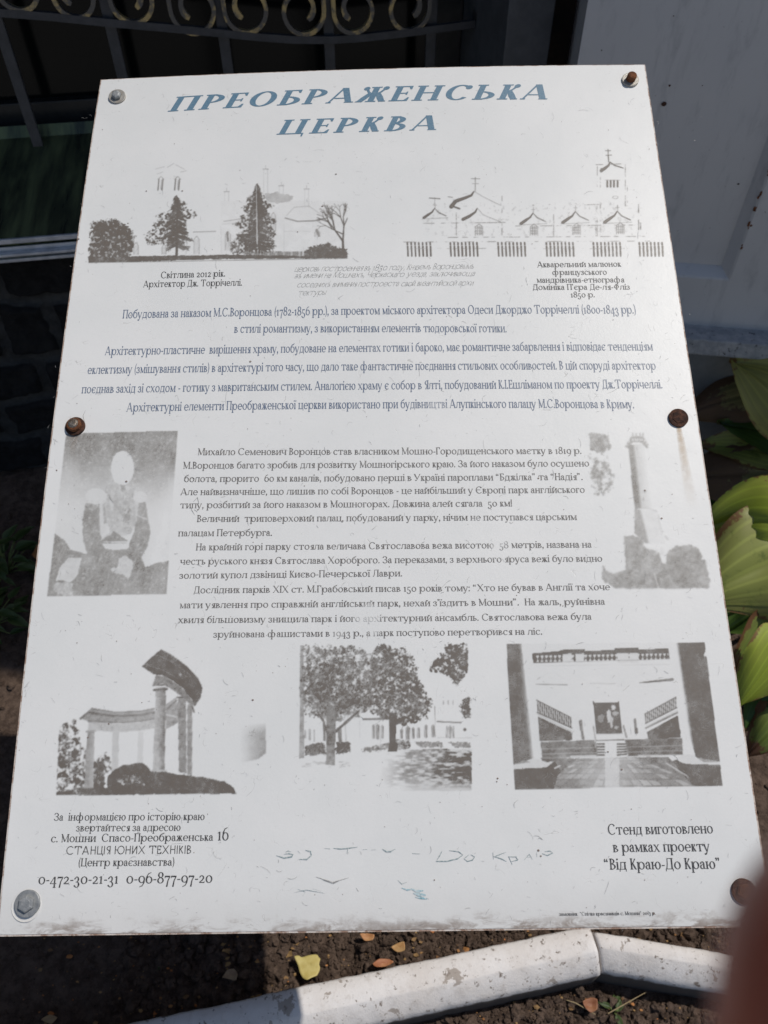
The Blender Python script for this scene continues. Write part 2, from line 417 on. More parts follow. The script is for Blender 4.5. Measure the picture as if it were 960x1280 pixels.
    par = path([(190, C + 60, t), (110, C * .8, T * .6), (75, C * .4, T * .85), (110, -10, T * .6), (190, -140, t)])
    put('(', 230, par); put(')', 230, [[(230 - x, y) for x, y in p] for p in par])
    q = ball(0, C - 40, T * .6) + path([(T * .4, C - 50, T * .6), (T * .3, C - 130, t * 1.5), (-20, C - 190, t)])
    put('”', 2 * T + 190, [[(x + 75, y) for x, y in p] for p in q], [[(x + 75 + T * 1.55, y) for x, y in p] for p in q])
    put('“', 2 * T + 190, [[(2 * T + 115 - x, 2 * C - 210 - y) for x, y in p] for p in G['”'][1]])
    put("'", T + 80, [[(x + 60, y) for x, y in p] for p in q]); put('"', 2 * T + 160, [rect(50, C - 190, 50 + T * .6, C), rect(90 + T, C - 190, 90 + T * 1.6, C)])
    put('*', 330, ball(165, 500, 90)); put(' ', 235, [])
    # clean each glyph into one flat non-overlapping mesh
    F = {}
    for ch, (adv, polys) in G.items():
        vs_, fs = [], []
        for p in polys:
            area = sum(p[i][0] * p[(i + 1) % len(p)][1] - p[(i + 1) % len(p)][0] * p[i][1] for i in range(len(p)))
            if abs(area) < 1: continue
            if area < 0: p = p[::-1]
            i0 = len(vs_); vs_ += [Vector(q) for q in p]; fs.append(list(range(i0, i0 + len(p))))
        if not fs: F[ch] = (adv, np.zeros((0, 2)), []); continue
        ov, oe, of, _, _, ofo = delaunay_2d_cdt(vs_, [], fs, 0, 0.5)
        F[ch] = (adv, np.array([(v.x, v.y) for v in ov]), [tuple(f) for f, src in zip(of, ofo) if src])
    return F

FONT = make_font(T=98, t=40, s=46)
FONT_TITLE = make_font(T=162, t=44, s=58)
FONT_SANS = make_font(T=62, t=60, s=0)
FONT_PEN = make_font(T=36, t=22, s=8)

def text_mesh(name, lines, mat, parent, h=0.00025):
    """lines: (text, (x0,y0), (x1,y1), cap height px, options); every point lies on the board"""
    V, Fc = [], []; nv = 0
    for ln in lines:
        text, p0, p1, cap, op = ln if len(ln) == 5 else (*ln, {})
        F = op.get('font', FONT)
        mid = op.get('mid', ((p0[0] + p1[0]) / 2, (p0[1] + p1[1]) / 2))
        A0, A1, Am = (np.array(ab(*q)) for q in (p0, p1, mid))
        up = np.array(ab(mid[0], mid[1] - cap)) - Am
        sy = np.linalg.norm(up) / 690.0
        L = np.linalg.norm(A1 - A0)
        adv = [F[c][0] for c in text]
        tot = sum(adv)
        if 'sx' in op:                          # fixed letter width, the rest goes into tracking
            sx = sy * op['sx']; tr = (L - tot * sx) / max(1, len(text) - 1)
        else:
            sx = L / tot; tr = 0.0
        tm = np.dot(Am - A0, A1 - A0) / L / L
        Q = Am - (A0 + (A1 - A0) * tm)          # bow of the baseline
        d = (A1 - A0) / L; nrm = np.array([-d[1], d[0]])
        bow = np.dot(Q, nrm) / max(1e-6, tm * (1 - tm))
        x = 0.0; sl = op.get('shear', 0.0)
        for c, w in zip(text, adv):
            _, gv, gf = F[c]
            if len(gv):
                jit = op.get('jit', 0)
                dy = RNG.uniform(-jit, jit)
                gx = x + (gv[:, 0] + sl * gv[:, 1]) * sx
                gy = (gv[:, 1] + dy) * sy
                tt = gx / L
                base = bow * tt * (1 - tt)
                pts = A0 + gx[:, None] * d + (gy + base)[:, None] * nrm
                V.append(pts); Fc += [(a + nv, b + nv, c_ + nv) for a, b, c_ in gf]; nv += len(pts)
            x += w * sx + tr
    AB = np.concatenate(V)
    P = surf(AB[:, 0], AB[:, 1], h)
    return mesh_obj(name, P, Fc, mat, parent, BASE)
# ------------------------------------------------------------------ board materials
def paper_color(t):
    """white weathered laminate: cloudy tone, tiny specks, brown grime along the lower edge"""
    sep = t.n.new('ShaderNodeSeparateXYZ'); t.l.new(t.co.outputs['Object'], sep.inputs[0])
    # distance up the board from its lower edge (object space is the stand's foot)
    mp = t.n.new('ShaderNodeVectorMath'); mp.operation = 'DOT_PRODUCT'
    t.l.new(t.co.outputs['Object'], mp.inputs[0]); mp.inputs[1].default_value = tuple(BV)
    off = float(np.dot(BBL - np.array(BASE), BV))
    v = t.math('SUBTRACT', mp.outputs['Value'], off)
    cl = t.ramp(t.noise(9, 5, 0.6), 0.3, 0.7)
    col = t.mix(cl, (0.735, 0.74, 0.728), (0.785, 0.782, 0.768))
    fine = t.ramp(t.noise(900, 3, 0.7), 0.30, 0.70)
    col = t.mix(t.math('MULTIPLY', fine, 0.10), col, (0.60, 0.60, 0.59))
    fib = t.ramp(t.noise(260, 4, 0.6, 1.8), 0.60, 0.72)
    col = t.mix(t.math('MULTIPLY', fib, 0.16), col, (0.58, 0.58, 0.56))
    # long hair scratches: thin lines where a distorted field crosses its middle
    f1 = t.math('ABSOLUTE', t.math('SUBTRACT', t.noise(38, 2, 0.5, 1.2), 0.5))
    msk = t.ramp(t.noise(70, 2, 0.5), 0.56, 0.62)
    hair = t.math('MULTIPLY', t.ramp(f1, 0.0035, 0.0008), msk)
    col = t.mix(t.math('MULTIPLY', hair, 0.5), col, (0.42, 0.41, 0.39))
    sp = t.ramp(t.voro(150), 0.10, 0.05)
    spm = t.ramp(t.noise(33, 3, 0.6), 0.60, 0.66)
    col = t.mix(t.math('MULTIPLY', t.math('MULTIPLY', sp, spm), 0.65), col, (0.25, 0.21, 0.17))
    # grime at the bottom edge
    edge = t.math('ADD', v, t.math('MULTIPLY', t.math('SUBTRACT', t.noise(60, 5, 0.7), 0.5), 0.022))
    g1 = t.ramp(edge, 0.013, 0.0005)
    smear = t.ramp(t.noise(35, 4, 0.7, 0.6, None, (1.0, 3.0, 3.0)), 0.40, 0.60)
    col = t.mix(t.math('MULTIPLY', t.math('MULTIPLY', g1, smear), 0.9), col, (0.21, 0.155, 0.12))
    g2 = t.ramp(edge, 0.045, 0.0)
    col = t.mix(t.math('MULTIPLY', g2, 0.22), col, (0.50, 0.47, 0.44))
    return col, hair

def paper_bump(t, hair):
    n1 = t.noise(420, 4, 0.6)
    n2 = t.noise(26, 3, 0.5)
    hgt = t.math('ADD', t.math('MULTIPLY', n1, 0.25), t.math('ADD', t.math('MULTIPLY', n2, 1.0), t.math('MULTIPLY', hair, -0.6)))
    t.bump(hgt, 0.22, 0.0013)

def m_sheet():
    t = NT('weathered_laminate'); c, hair = paper_color(t); paper_bump(t, hair)
    return t.done(c, 0.42)

def m_ink(name, ink, fade=(0.0, 0.0), attr=False, strength=1.0, gloss=0.42):
    t = NT(name); c, hair = paper_color(t); paper_bump(t, hair)
    if attr:
        f = t.attr('ink')
        scr = t.ramp(t.math('ABSOLUTE', t.math('SUBTRACT', t.noise(60, 3, 0.6, 2.0), 0.5)), 0.002, 0.008, 0.80, 1.0)
        gr = t.ramp(t.noise(1400, 3, 0.7), 0.25, 0.75, 0.82, 1.10)
        f = t.math('MULTIPLY', t.math('MULTIPLY', f, scr), gr)
        f = t.math('MINIMUM', f, 1.0)
    else:
        w = t.ramp(t.noise(14, 3, 0.6), 0.35, 0.27, 0.0, fade[0])      # faded places
        g = t.ramp(t.noise(700, 3, 0.7), 0.35, 0.65, 0.0, fade[1])     # worn grain
        f = t.math('MULTIPLY', t.math('SUBTRACT', 1.0, w), t.math('SUBTRACT', strength, g))
    if attr:
        t.l.new(f, t.b.inputs['Alpha']); return t.done(ink, gloss)
    return t.done(t.mix(f, c, ink), gloss)

M_SHEET = m_sheet()
M_TITLE = m_ink('faded_blue_title_ink', srgb(84, 122, 146), (0.2, 0.12))
M_BLUE = m_ink('faded_blue_text_ink', srgb(64, 88, 122), (0.35, 0.25), strength=0.98)
M_BROWN = m_ink('faded_grey_brown_ink', srgb(74, 67, 63), (0.75, 0.30), strength=0.98)
M_DARK = m_ink('dark_grey_ink', srgb(38, 36, 38), (0.3, 0.15))
M_PEN = m_ink('faint_pencil_ink', srgb(80, 82, 84), (0.4, 0.35), strength=0.92)
M_PHOTO = m_ink('printed_halftone_ink', srgb(114, 106, 98), attr=True)
M_PHOTO_WARM = m_ink('printed_warm_halftone_ink', srgb(130, 124, 116), attr=True)

# ------------------------------------------------------------------ printed pictures
def inpoly(X, Y, pts):
    r = np.zeros(X.shape, bool); n = len(pts); j = n - 1
    for i in range(n):
        xi, yi = pts[i]; xj, yj = pts[j]
        if yi != yj:
            r ^= ((yi > Y) != (yj > Y)) & (X < (xj - xi) * (Y - yi) / (yj - yi) + xi)
        j = i
    return r

def seg(X, Y, p, q, w, w2=None):
    dx, dy = q[0] - p[0], q[1] - p[1]; L = dx * dx + dy * dy or 1
    t = np.clip(((X - p[0]) * dx + (Y - p[1]) * dy) / L, 0, 1)
    d = np.hypot(X - p[0] - t * dx, Y - p[1] - t * dy)
    ww = w if w2 is None else w + (w2 - w) * t
    return np.clip((ww / 2 - d) / 1.2 + 0.5, 0, 1)

def line(X, Y, pts, w, w2=None):
    r = 0
    for i, (p, q) in enumerate(zip(pts, pts[1:])):
        if isinstance(w, (list, tuple)): r = np.maximum(r, seg(X, Y, p, q, w[i], w[i + 1]))
        else: r = np.maximum(r, seg(X, Y, p, q, w, w2))
    return r

def ell(X, Y, cx, cy, rx, ry): return ((X - cx) / rx) ** 2 + ((Y - cy) / ry) ** 2 < 1
def sst(v, a, b):
    t = np.clip((v - a) / (b - a), 0, 1); return t * t * (3 - 2 * t)

class Pic:
    """ink laid down on X, Y (zoomed photograph coordinates)"""
    def __init__(s, X, Y): s.X, s.Y = X, Y; s.i = np.zeros(X.shape)
    def rag(s, amp, sc, seed):
        return s.X + (fbm(s.X, s.Y, sc, seed, 3) - .5) * 2 * amp, s.Y + (fbm(s.X, s.Y, sc, seed + 50, 3) - .5) * 2 * amp
    def poly(s, pts, v, rag=0, sc=12, seed=1, tex=None):
        X, Y = s.rag(rag, sc, seed) if rag else (s.X, s.Y)
        m = inpoly(X, Y, pts)
        val = v if tex is None else v * (1 - tex[1] + tex[1] * 2 * fbm(s.X, s.Y, tex[0], seed + 9))
        s.i = np.where(m, val, s.i)
    def add(s, m, v): s.i = s.i * (1 - m) + m * v
    def line(s, pts, w, v, w2=None): s.add(line(s.X, s.Y, pts, w, w2), v)
    def ell(s, cx, cy, rx, ry, v, rag=0, sc=10, seed=3):
        X, Y = s.rag(rag, sc, seed) if rag else (s.X, s.Y)
        s.i = np.where(ell(X, Y, cx, cy, rx, ry), v, s.i)
    def spruce(s, cx, y0, y1, half, w, seed, n):
        q = random.Random(seed)
        for k in range(n):
            u = (k + q.random()) / n; yy = y0 + (y1 - y0) * u; ln = half * (.12 + .88 * u) * q.uniform(.45, 1.08) * (1.15 if k % 5 == 0 else .85); sg = 1 if k % 2 else -1
            p = [(cx, yy - 4), (cx + sg * ln * .5, yy + 3 + q.uniform(-3, 3)), (cx + sg * ln, yy + 6 + q.uniform(-6, 8))]
            s.line(p, [w * (.5 + u * .5), w * q.uniform(.9, 1.7), w * .35], q.uniform(.7, 1.0))
            for j in range(3):
                a = q.uniform(.35, .95); s.line([(cx + sg * ln * a, yy + 5 * a), (cx + sg * ln * a + sg * q.uniform(0, 7), yy + 5 * a + q.uniform(5, 13))], 2.6, q.uniform(.6, .95), 1)
    def leaves(s, pts, v, sc=14, thr=0.46, rag=14, seed=1, soft=0.05, lo=0.0, keep=True):
        X, Y = s.rag(rag, sc * 1.8, seed)
        X = X + (fbm(s.X, s.Y, sc * .5, seed + 61, 3) - .5) * rag * 2.2; Y = Y + (fbm(s.X, s.Y, sc * .5, seed + 71, 3) - .5) * rag * 2.2
        m = inpoly(X, Y, pts)
        n = .62 * fbm(s.X, s.Y, sc, seed + 20, 4) + .38 * fbm(s.X, s.Y, max(5.0, sc * .32), seed + 27, 2)
        val = lo + (v - lo) * sst(n, thr - soft * 2.2, thr + soft * 2.2) * (0.45 + 1.05 * fbm(s.X, s.Y, max(5.0, sc * .4), seed + 33, 3))
        s.i = np.where(m, np.maximum(val, s.i if keep else 0), s.i)

def pic_church(x, y):
    s = Pic((x - 80) * 2.4, (y - 180) * 2.4); X, Y = s.X, s.Y
    # faint washed-out masonry
    s.i = s.i + 0.05 * (Y > 170) * (X > 470) * (X < 850) * (Y < 330) * fbm(X, Y, 20, 4)
    for cx in (285, 297, 335, 347): s.line([(cx, 104), (cx - 3, 138)], 3.5, .55)
    for cx in (291, 341): s.line([(cx - 9, 106), (cx, 97), (cx + 9, 106)], 2, .35); s.line([(cx + 2, 108), (cx, 136)], 2, .4)
    for a, b in (((275, 75), (300, 68)), ((310, 70), (330, 58)), ((335, 62), (362, 76)), ((280, 90), (296, 84)), ((350, 84), (368, 80))): s.line([a, b], 2, .22)
    for cx, y0, y1 in ((605, 70, 155), (652, 120, 175), (728, 130, 190), (488, 138, 170)):
        s.line([(cx - 6, y0 + 6), (cx - 6, y1)], 1.6, .16); s.line([(cx + 6, y0 + 6), (cx + 6, y1)], 1.6, .22); s.line([(cx - 8, y0 + 5), (cx + 8, y0 + 5)], 2.4, .35); s.line([(cx, y0 - 6), (cx, y0 + 5)], 1.6, .3)
    s.poly([(600, 150), (640, 145), (690, 158), (680, 172), (640, 178), (610, 170)], .24, 5, 10, 3, (14, .5))
    s.line([(664, 222), (700, 232), (752, 230), (790, 222)], 4, .45); s.line([(668, 214), (690, 190), (735, 186), (780, 218)], 2, .25)
    s.line([(480, 232), (520, 226), (545, 222)], 3, .3); s.line([(476, 240), (545, 234)], 1.5, .2); s.line([(660, 262), (740, 262)], 1.6, .15)
    s.line([(388, 264), (455, 262)], 2.5, .35); s.line([(470, 246), (472, 330)], 1.5, .14); s.line([(368, 285), (366, 330)], 3, .13); s.line([(660, 240), (660, 330)], 1.5, .14)
    for cx, y0, y1, w in ((398, 276, 330, 16), (492, 262, 318, 16), (216, 295, 332, 14), (300, 300, 330, 12), (760, 256, 278, 16), (628, 205, 260, 14)):
        s.line([(cx - w / 2, y1), (cx - w / 2, y0 + 10), (cx, y0), (cx + w / 2, y0 + 10), (cx + w / 2, y1)], 1.8, .4)
        for k in (-.25, .05, .3): s.line([(cx + w * k, y0 + 10), (cx + w * k, y1)], 1.2, .3)
    s.line([(490, 265), (492, 290)], 6, .55); s.line([(758, 258), (764, 275)], 7, .5)
    # trees
    s.leaves([(88, 238), (150, 222), (180, 236), (208, 262), (212, 300), (198, 340), (74, 350), (78, 280)], 1.0, 7, .42, 9, 5, lo=.25)
    tier = [(340, 160), (352, 172), (366, 178), (358, 192), (392, 200), (396, 216), (368, 226), (345, 232), (366, 262), (360, 278), (330, 290), (345, 302), (300, 300), (250, 302), (238, 272), (276, 254), (262, 244), (290, 228), (270, 216), (310, 205), (318, 190), (330, 180)]
    s.spruce(338, 158, 312, 60, 5, 8, 58); s.leaves(tier, .9, 6, .50, 5, 8)
    s.line([(340, 165), (338, 332)], 3, .95, 7)
    tier2 = [(578, 122), (588, 140), (600, 152), (604, 170), (630, 186), (608, 196), (622, 216), (640, 232), (622, 246), (640, 270), (626, 286), (640, 312), (600, 314), (560, 310), (520, 290), (516, 270), (545, 256), (506, 242), (530, 228), (524, 216), (548, 206), (532, 194), (552, 180), (545, 162), (566, 148)]
    s.spruce(580, 122, 318, 64, 5, 9, 80); s.leaves(tier2, .85, 6, .48, 5, 11)
    s.line([(577, 124), (580, 326)], 2, .15, 5); s.line([(582, 150), (586, 326)], 2, .9, 5)
    s.leaves([(498, 300), (520, 280), (560, 290), (590, 310), (585, 326), (520, 330), (495, 318)], .8, 6, .45, 8, 14)
    s.line([(522, 330), (514, 310), (500, 296)], 3, .8, 1.5)
    rr = random.Random(3)
    def br(p, a, L, w, d):
        q = (p[0] + math.cos(a) * L, p[1] - math.sin(a) * L)
        s.line([p, q], w, .8, w * .7)
        if d:
            for k in range(2 + (d > 2)): br(q, a + rr.uniform(-.75, .75), L * rr.uniform(.6, .85), w * .66, d - 1)
    br((838, 338), 1.6, 52, 8, 0); br((836, 290), 2.2, 40, 5, 4); br((837, 285), 1.5, 40, 5, 4); br((836, 270), 2.7, 34, 3, 3)
    s.i = np.where(X > 850, 0, s.i)
    # fence, hedge, ground
    m = (X > 540) & (X < 850) & (Y > 322) & (Y < 342)
    s.i = np.where(m, np.maximum(s.i, .55 * (np.sin(X * 1.35) > -.2) + .12), s.i)
    s.leaves([(720, 318), (750, 306), (790, 296), (830, 312), (850, 318), (850, 340), (720, 340)], .85, 7, .38, 6, 17, lo=.4)
    s.line([(718, 310), (718, 340)], 3, .1)
    s.poly([(74, 344), (230, 336), (420, 334), (470, 332), (720, 336), (850, 334), (850, 342), (460, 345), (74, 357)], .85, 2, 8, 21, (6, .35))
    s.line([(74, 356), (850, 343)], 2, .5)
    return s.i

def pic_drawing(x, y):
    s = Pic((x - 460) * 2.4, (y - 170) * 2.4); X, Y = s.X, s.Y
    def roof(cx, cy, k, v=.8):
        s.line([(cx - 34 * k, cy + 14 * k), (cx - 20 * k, cy + 4 * k), (cx - 8 * k, cy - 4 * k), (cx, cy - 16 * k)], [8 * k, 7 * k, 4 * k, 2 * k], v)
        s.line([(cx, cy - 16 * k), (cx + 12 * k, cy - 3 * k), (cx + 36 * k, cy + 8 * k)], [2 * k, 3 * k, 2.5 * k], v * .6)
        s.line([(cx - 40 * k, cy + 18 * k), (cx + 40 * k, cy + 14 * k)], 1.6, v * .35)
        s.line([(cx + 1, cy - 16 * k), (cx + 1, cy - 32 * k)], 1.6, v * .5); s.line([(cx - 5, cy - 26 * k), (cx + 6, cy - 26 * k)], 1.4, v * .4)
    for cx, cy, k in ((200, 232, .95), (495, 248, 1.05), (622, 244, 1.1), (748, 243, 1.1)): roof(cx, cy, k)
    s.line([(285, 250), (305, 240), (322, 228), (328, 216)], [9, 8, 5, 2], .75); s.line([(328, 216), (345, 236), (398, 258)], 1.8, .3)
    s.line([(250, 212), (262, 196), (290, 186), (310, 178), (318, 166)], [11, 10, 8, 6, 3], .85); s.line([(258, 212), (275, 218)], 5, .5); s.line([(318, 166), (345, 182), (385, 202), (400, 208)], 1.8, .3)
    s.line([(322, 168), (322, 124)], 2, .45); s.line([(310, 128), (336, 128)], 1.8, .4); s.line([(313, 143), (332, 143)], 1.6, .35)
    s.line([(184, 186), (216, 188)], 2.5, .5); s.line([(200, 184), (200, 206)], 1.5, .3); s.line([(240, 182), (254, 184)], 2, .4)
    # bell tower
    s.line([(700, 104), (712, 96), (722, 88), (726, 78)], [9, 8, 5, 2], .85); s.line([(726, 78), (740, 88), (766, 96)], [2, 4, 2], .6); s.line([(700, 98), (700, 108)], 4, .5)
    s.line([(720, 40), (722, 78)], 2.2, .6); s.line([(712, 44), (728, 44)], 1.8, .5); s.line([(714, 58), (731, 57)], 1.8, .5)
    for cx in (718, 728, 738, 749): s.line([(cx, 134), (cx, 152)], 5, .6)
    s.line([(712, 132), (756, 132)], 1.6, .3)
    for xx, y0, y1 in ((688, 84, 300), (697, 110, 300), (772, 84, 210), (778, 150, 200), (557, 208, 300), (684, 210, 300), (402, 180, 310), (265, 230, 312), (812, 205, 300), (818, 260, 300)): 
        m = line(X, Y, [(xx, y0), (xx, y1)], 2) * sst(fbm(X, Y, 16, 31), .42, .6); s.add(m, .4)
    for yy, x0, x1 in ((86, 684, 780), (262, 165, 440), (270, 440, 800), (304, 240, 830), (318, 100, 860), (208, 470, 560), (208, 590, 700)):
        m = line(X, Y, [(x0, yy), (x1, yy - 3)], 1.8) * sst(fbm(X, Y, 14, 37), .45, .6); s.add(m, .4)
    s.ell(742, 184, 9, 5, .25); s.ell(742, 184, 7, 3.4, 0)
    for cx, cy in ((333, 282), (498, 282), (626, 280), (757, 278)):
        s.line([(cx - 11, cy + 16), (cx - 11, cy - 10), (cx, cy - 18), (cx + 11, cy - 10), (cx + 11, cy + 16)], 1.6, .45)
        for k in (-5, 1, 6): s.line([(cx + k, cy - 12), (cx + k, cy + 15)], 1.6, .55)
        for k in (-6, 3, 10): s.line([(cx - 10, cy + k), (cx + 10, cy + k)], 1.3, .4)
    for gx, n in ((118, 7), (247, 8), (390, 8), (535, 8), (676, 8), (814, 7)):
        for k in range(n):
            px = gx + k * 11.4
            s.line([(px, 320), (px + .5, 326)], 4.2, .7); s.line([(px + 1, 331), (px + 2.4, 360)], 4.4, .8, 3.6)
        m = line(X, Y, [(gx - 10, 338), (gx + n * 11.4 + 20, 337)], 1.5) * sst(fbm(X, Y, 12, 41), .45, .6); s.add(m, .3)
    s.i = s.i + .10 * sst(fbm(X, Y, 7, 44), .62, .72) * (Y > 200) * (Y < 300) * (X > 165) * (X < 820)
    return s.i * (.75 + .5 * fbm(X, Y, 10, 47))

def pic_portrait(x, y):
    s = Pic((x - 40) * 4.8, (y - 520) * 4.8); X, Y = s.X, s.Y
    q = inpoly(X, Y, [(205, 106), (872, 88), (805, 1070), (92, 1080)])
    g = .50 * sst(Y, 620, 90) * (1 - .45 * sst(X, 330, 200) * sst(Y, 150, 300)) + .05
    g = g * (.8 + .4 * fbm(X, Y, 60, 61)) * (1 - .6 * sst(X + .3 * Y, 880, 990) * sst(Y, 250, 420))
    s.i = g
    s.poly([(92, 1085), (110, 840), (135, 705), (190, 740), (230, 800), (330, 830), (330, 1085)], .48, 5, 30, 62, (30, .25))
    s.poly([(660, 905), (700, 900), (740, 885), (822, 870), (805, 1085), (650, 1085)], .47, 4, 30, 63, (30, .25))
    body = [(322, 525), (402, 520), (410, 690), (425, 755), (585, 762), (610, 700), (625, 640), (640, 520), (682, 515), (700, 640), (710, 700), (690, 790), (655, 850), (690, 930), (725, 985), (815, 1010), (810, 1090), (240, 1090), (270, 950), (330, 820), (305, 740), (303, 620)]
    s.poly(body, .47, 4, 20, 64, (35, .22))
    s.poly([(405, 525), (440, 520), (455, 640), (440, 690), (410, 720), (404, 600)], .10, 2, 9, 66)
    s.poly([(425, 530), (440, 525), (450, 640), (432, 650)], .35, 3, 9, 67)
    s.poly([(440, 420), (490, 390), (540, 410), (620, 430), (640, 520), (625, 640), (600, 700), (545, 720), (470, 690), (450, 640), (432, 520)], .20, 4, 12, 68, (16, .9))
    for k, (cx, cy, r) in enumerate(((515, 480, 14), (590, 468, 20), (548, 438, 11), (572, 604, 20), (600, 628, 18), (520, 560, 9), (560, 520, 12), (585, 560, 10), (500, 610, 10))): s.ell(cx, cy, r, r * 1.3, .22 + .07 * (k % 4), 14, 9, 160 + k)
    med = sst(fbm(X, Y, 11, 171, 3), .52, .66) * inpoly(X, Y, [(500, 460), (610, 450), (625, 640), (600, 690), (540, 690), (490, 560)]); s.add(med, .30)
    fold = np.abs(fbm(X + .4 * Y, Y * .25, 26, 172, 3) - .5) < .035; s.i = np.where(fold & (s.i > .45), s.i * .8, s.i)
    s.line([(490, 385), (520, 405), (545, 410)], 5, .45); s.poly([(530, 408), (560, 408), (556, 440), (545, 458), (536, 440)], .42, 2, 8, 181)
    s.line([(500, 452), (508, 490), (530, 505)], 7, .32); s.line([(548, 460), (552, 600), (545, 690)], 3, .34); s.line([(470, 430), (455, 520), (458, 640)], 3, .26); s.line([(600, 440), (612, 540), (606, 640)], 3, .28)
    for k in range(5): s.ell(560, 500 + k * 34, 4, 4, .42)
    s.line([(440, 450), (520, 560), (580, 650)], 12, .30)
    for k in range(14): s.line([(322 + k * 9.3, 512 + 6 * math.sin(k * .23)), (323 + k * 9.3, 538)], 2.4, .12)
    s.poly([(410, 752), (490, 690), (580, 752)], .50, 2, 8, 70); s.line([(420, 740), (485, 690)], 8, .2)
    s.poly([(420, 764), (585, 762), (580, 795), (500, 806), (436, 796)], .06, 2, 8, 71)
    s.ell(385, 482, 66, 48, .07, 5, 8, 72); s.ell(650, 485, 42, 34, .07, 6, 8, 73)
    for k in range(9): s.line([(330 + k * 14, 520), (332 + k * 14, 505)], 2, .2)
    for k in (0, 14, 28): s.line([(412 + k, 690), (430 + k, 720), (465 + k * .5, 705), (480, 670 + k)], 3, .12)
    s.line([(620, 590), (690, 622)], 5, .12)
    s.ell(543, 312, 70, 102, .03, 3, 14, 74); s.ell(535, 375, 48, 34, .03)
    s.poly([(520, 850), (570, 835), (610, 885), (600, 920), (580, 985), (545, 950), (480, 940), (472, 910), (515, 905)], .12, 9, 14, 75, (14, .9))
    s.poly([(140, 990), (165, 910), (220, 850), (300, 850), (270, 960), (230, 1000), (180, 985)], .10, 4, 14, 76, (24, .6))
    s.poly([(118, 1030), (150, 1000), (240, 1000), (250, 1075), (180, 1080), (140, 1060)], .22, 10, 12, 77, (10, 1.0))
    s.line([(465, 900), (440, 1080)], 3, .3)
    dust = sst(fbm(X, Y, 9, 80, 3), .66, .74)
    return np.where(q, np.clip(s.i * (1 - .5 * dust), 0, 1), 0)

def pic_tower(x, y):
    s = Pic((x - 720) * 4.8, (y - 500) * 4.8); X, Y = s.X, s.Y
    s.leaves([(75, 206), (190, 206), (200, 240), (215, 280), (170, 310), (150, 322), (110, 300), (85, 290)], .42, 26, .40, 14, 81, .05, .2)
    s.leaves([(85, 330), (130, 345), (180, 340), (200, 400), (225, 440), (220, 515), (160, 560), (120, 585), (100, 500)], .40, 24, .47, 20, 83)
    sh = inpoly(X, Y, [(312, 270), (425, 260), (470, 650), (356, 655)])
    w = (X - (312 + (Y - 280) * .115)) / 110
    s.i = np.where(sh, .42 * sst(w, .42, .22) + .14 * sst(w, 1.1, .3) * (.6 + .8 * fbm(X, Y, 40, 85)), s.i)
    top = [(294, 278), (330, 222), (360, 214), (405, 222), (440, 275), (425, 292), (395, 256), (340, 254), (312, 290)]
    s.poly(top, .42, 2, 10, 86)
    for k in range(5): s.poly([(338 + k * 14, 230), (346 + k * 14, 230), (346 + k * 14, 246), (338 + k * 14, 246)], .06)
    for cx, cy in ((305, 268), (318, 248), (412, 246), (424, 262), (432, 276)): s.ell(cx, cy, 5, 7, .06)
    for cx in (340, 362, 385, 402): s.line([(cx, 200), (cx, 216)], 8, .3)
    s.line([(365, 285), (367, 302)], 4, .4); s.line([(406, 585), (404, 602)], 5, .35); s.ell(415, 548, 6, 6, .7)
    s.line([(330, 340), (400, 345)], 2, .15)
    bs = inpoly(X, Y, [(352, 655), (490, 662), (515, 810), (540, 860), (420, 860), (352, 800)])
    s.i = np.where(bs, .40 * sst(X - .25 * (Y - 650), 395, 372) + .08 * fbm(X, Y, 30, 88), s.i)
    s.line([(372, 652), (430, 648), (485, 668)], 3, .3); s.line([(385, 720), (420, 855)], 3, .3); s.line([(495, 690), (515, 810)], 4, .2); s.line([(535, 815), (552, 838)], 7, .3)
    tr = [(290, 822), (350, 815), (400, 835), (425, 890), (470, 900), (500, 960), (540, 990), (545, 920), (600, 880), (690, 872), (740, 890), (765, 960), (788, 968), (806, 1130), (240, 1134), (165, 1080), (158, 985), (180, 1020), (230, 1045), (290, 1020), (300, 930)]
    s.leaves(tr, .46, 40, .40, 12, 90, .12, .24)
    s.line([(430, 1000), (590, 995)], 2, .3); s.line([(470, 1040), (495, 1130)], 6, .14)
    for k in range(6): s.line([(480 + k * 9, 900 - k * 4), (486 + k * 9, 930)], 3, .12)
    s.i = np.where((Y > 1131) | (X > 806), 0, s.i)
    return np.clip(s.i, 0, 1)

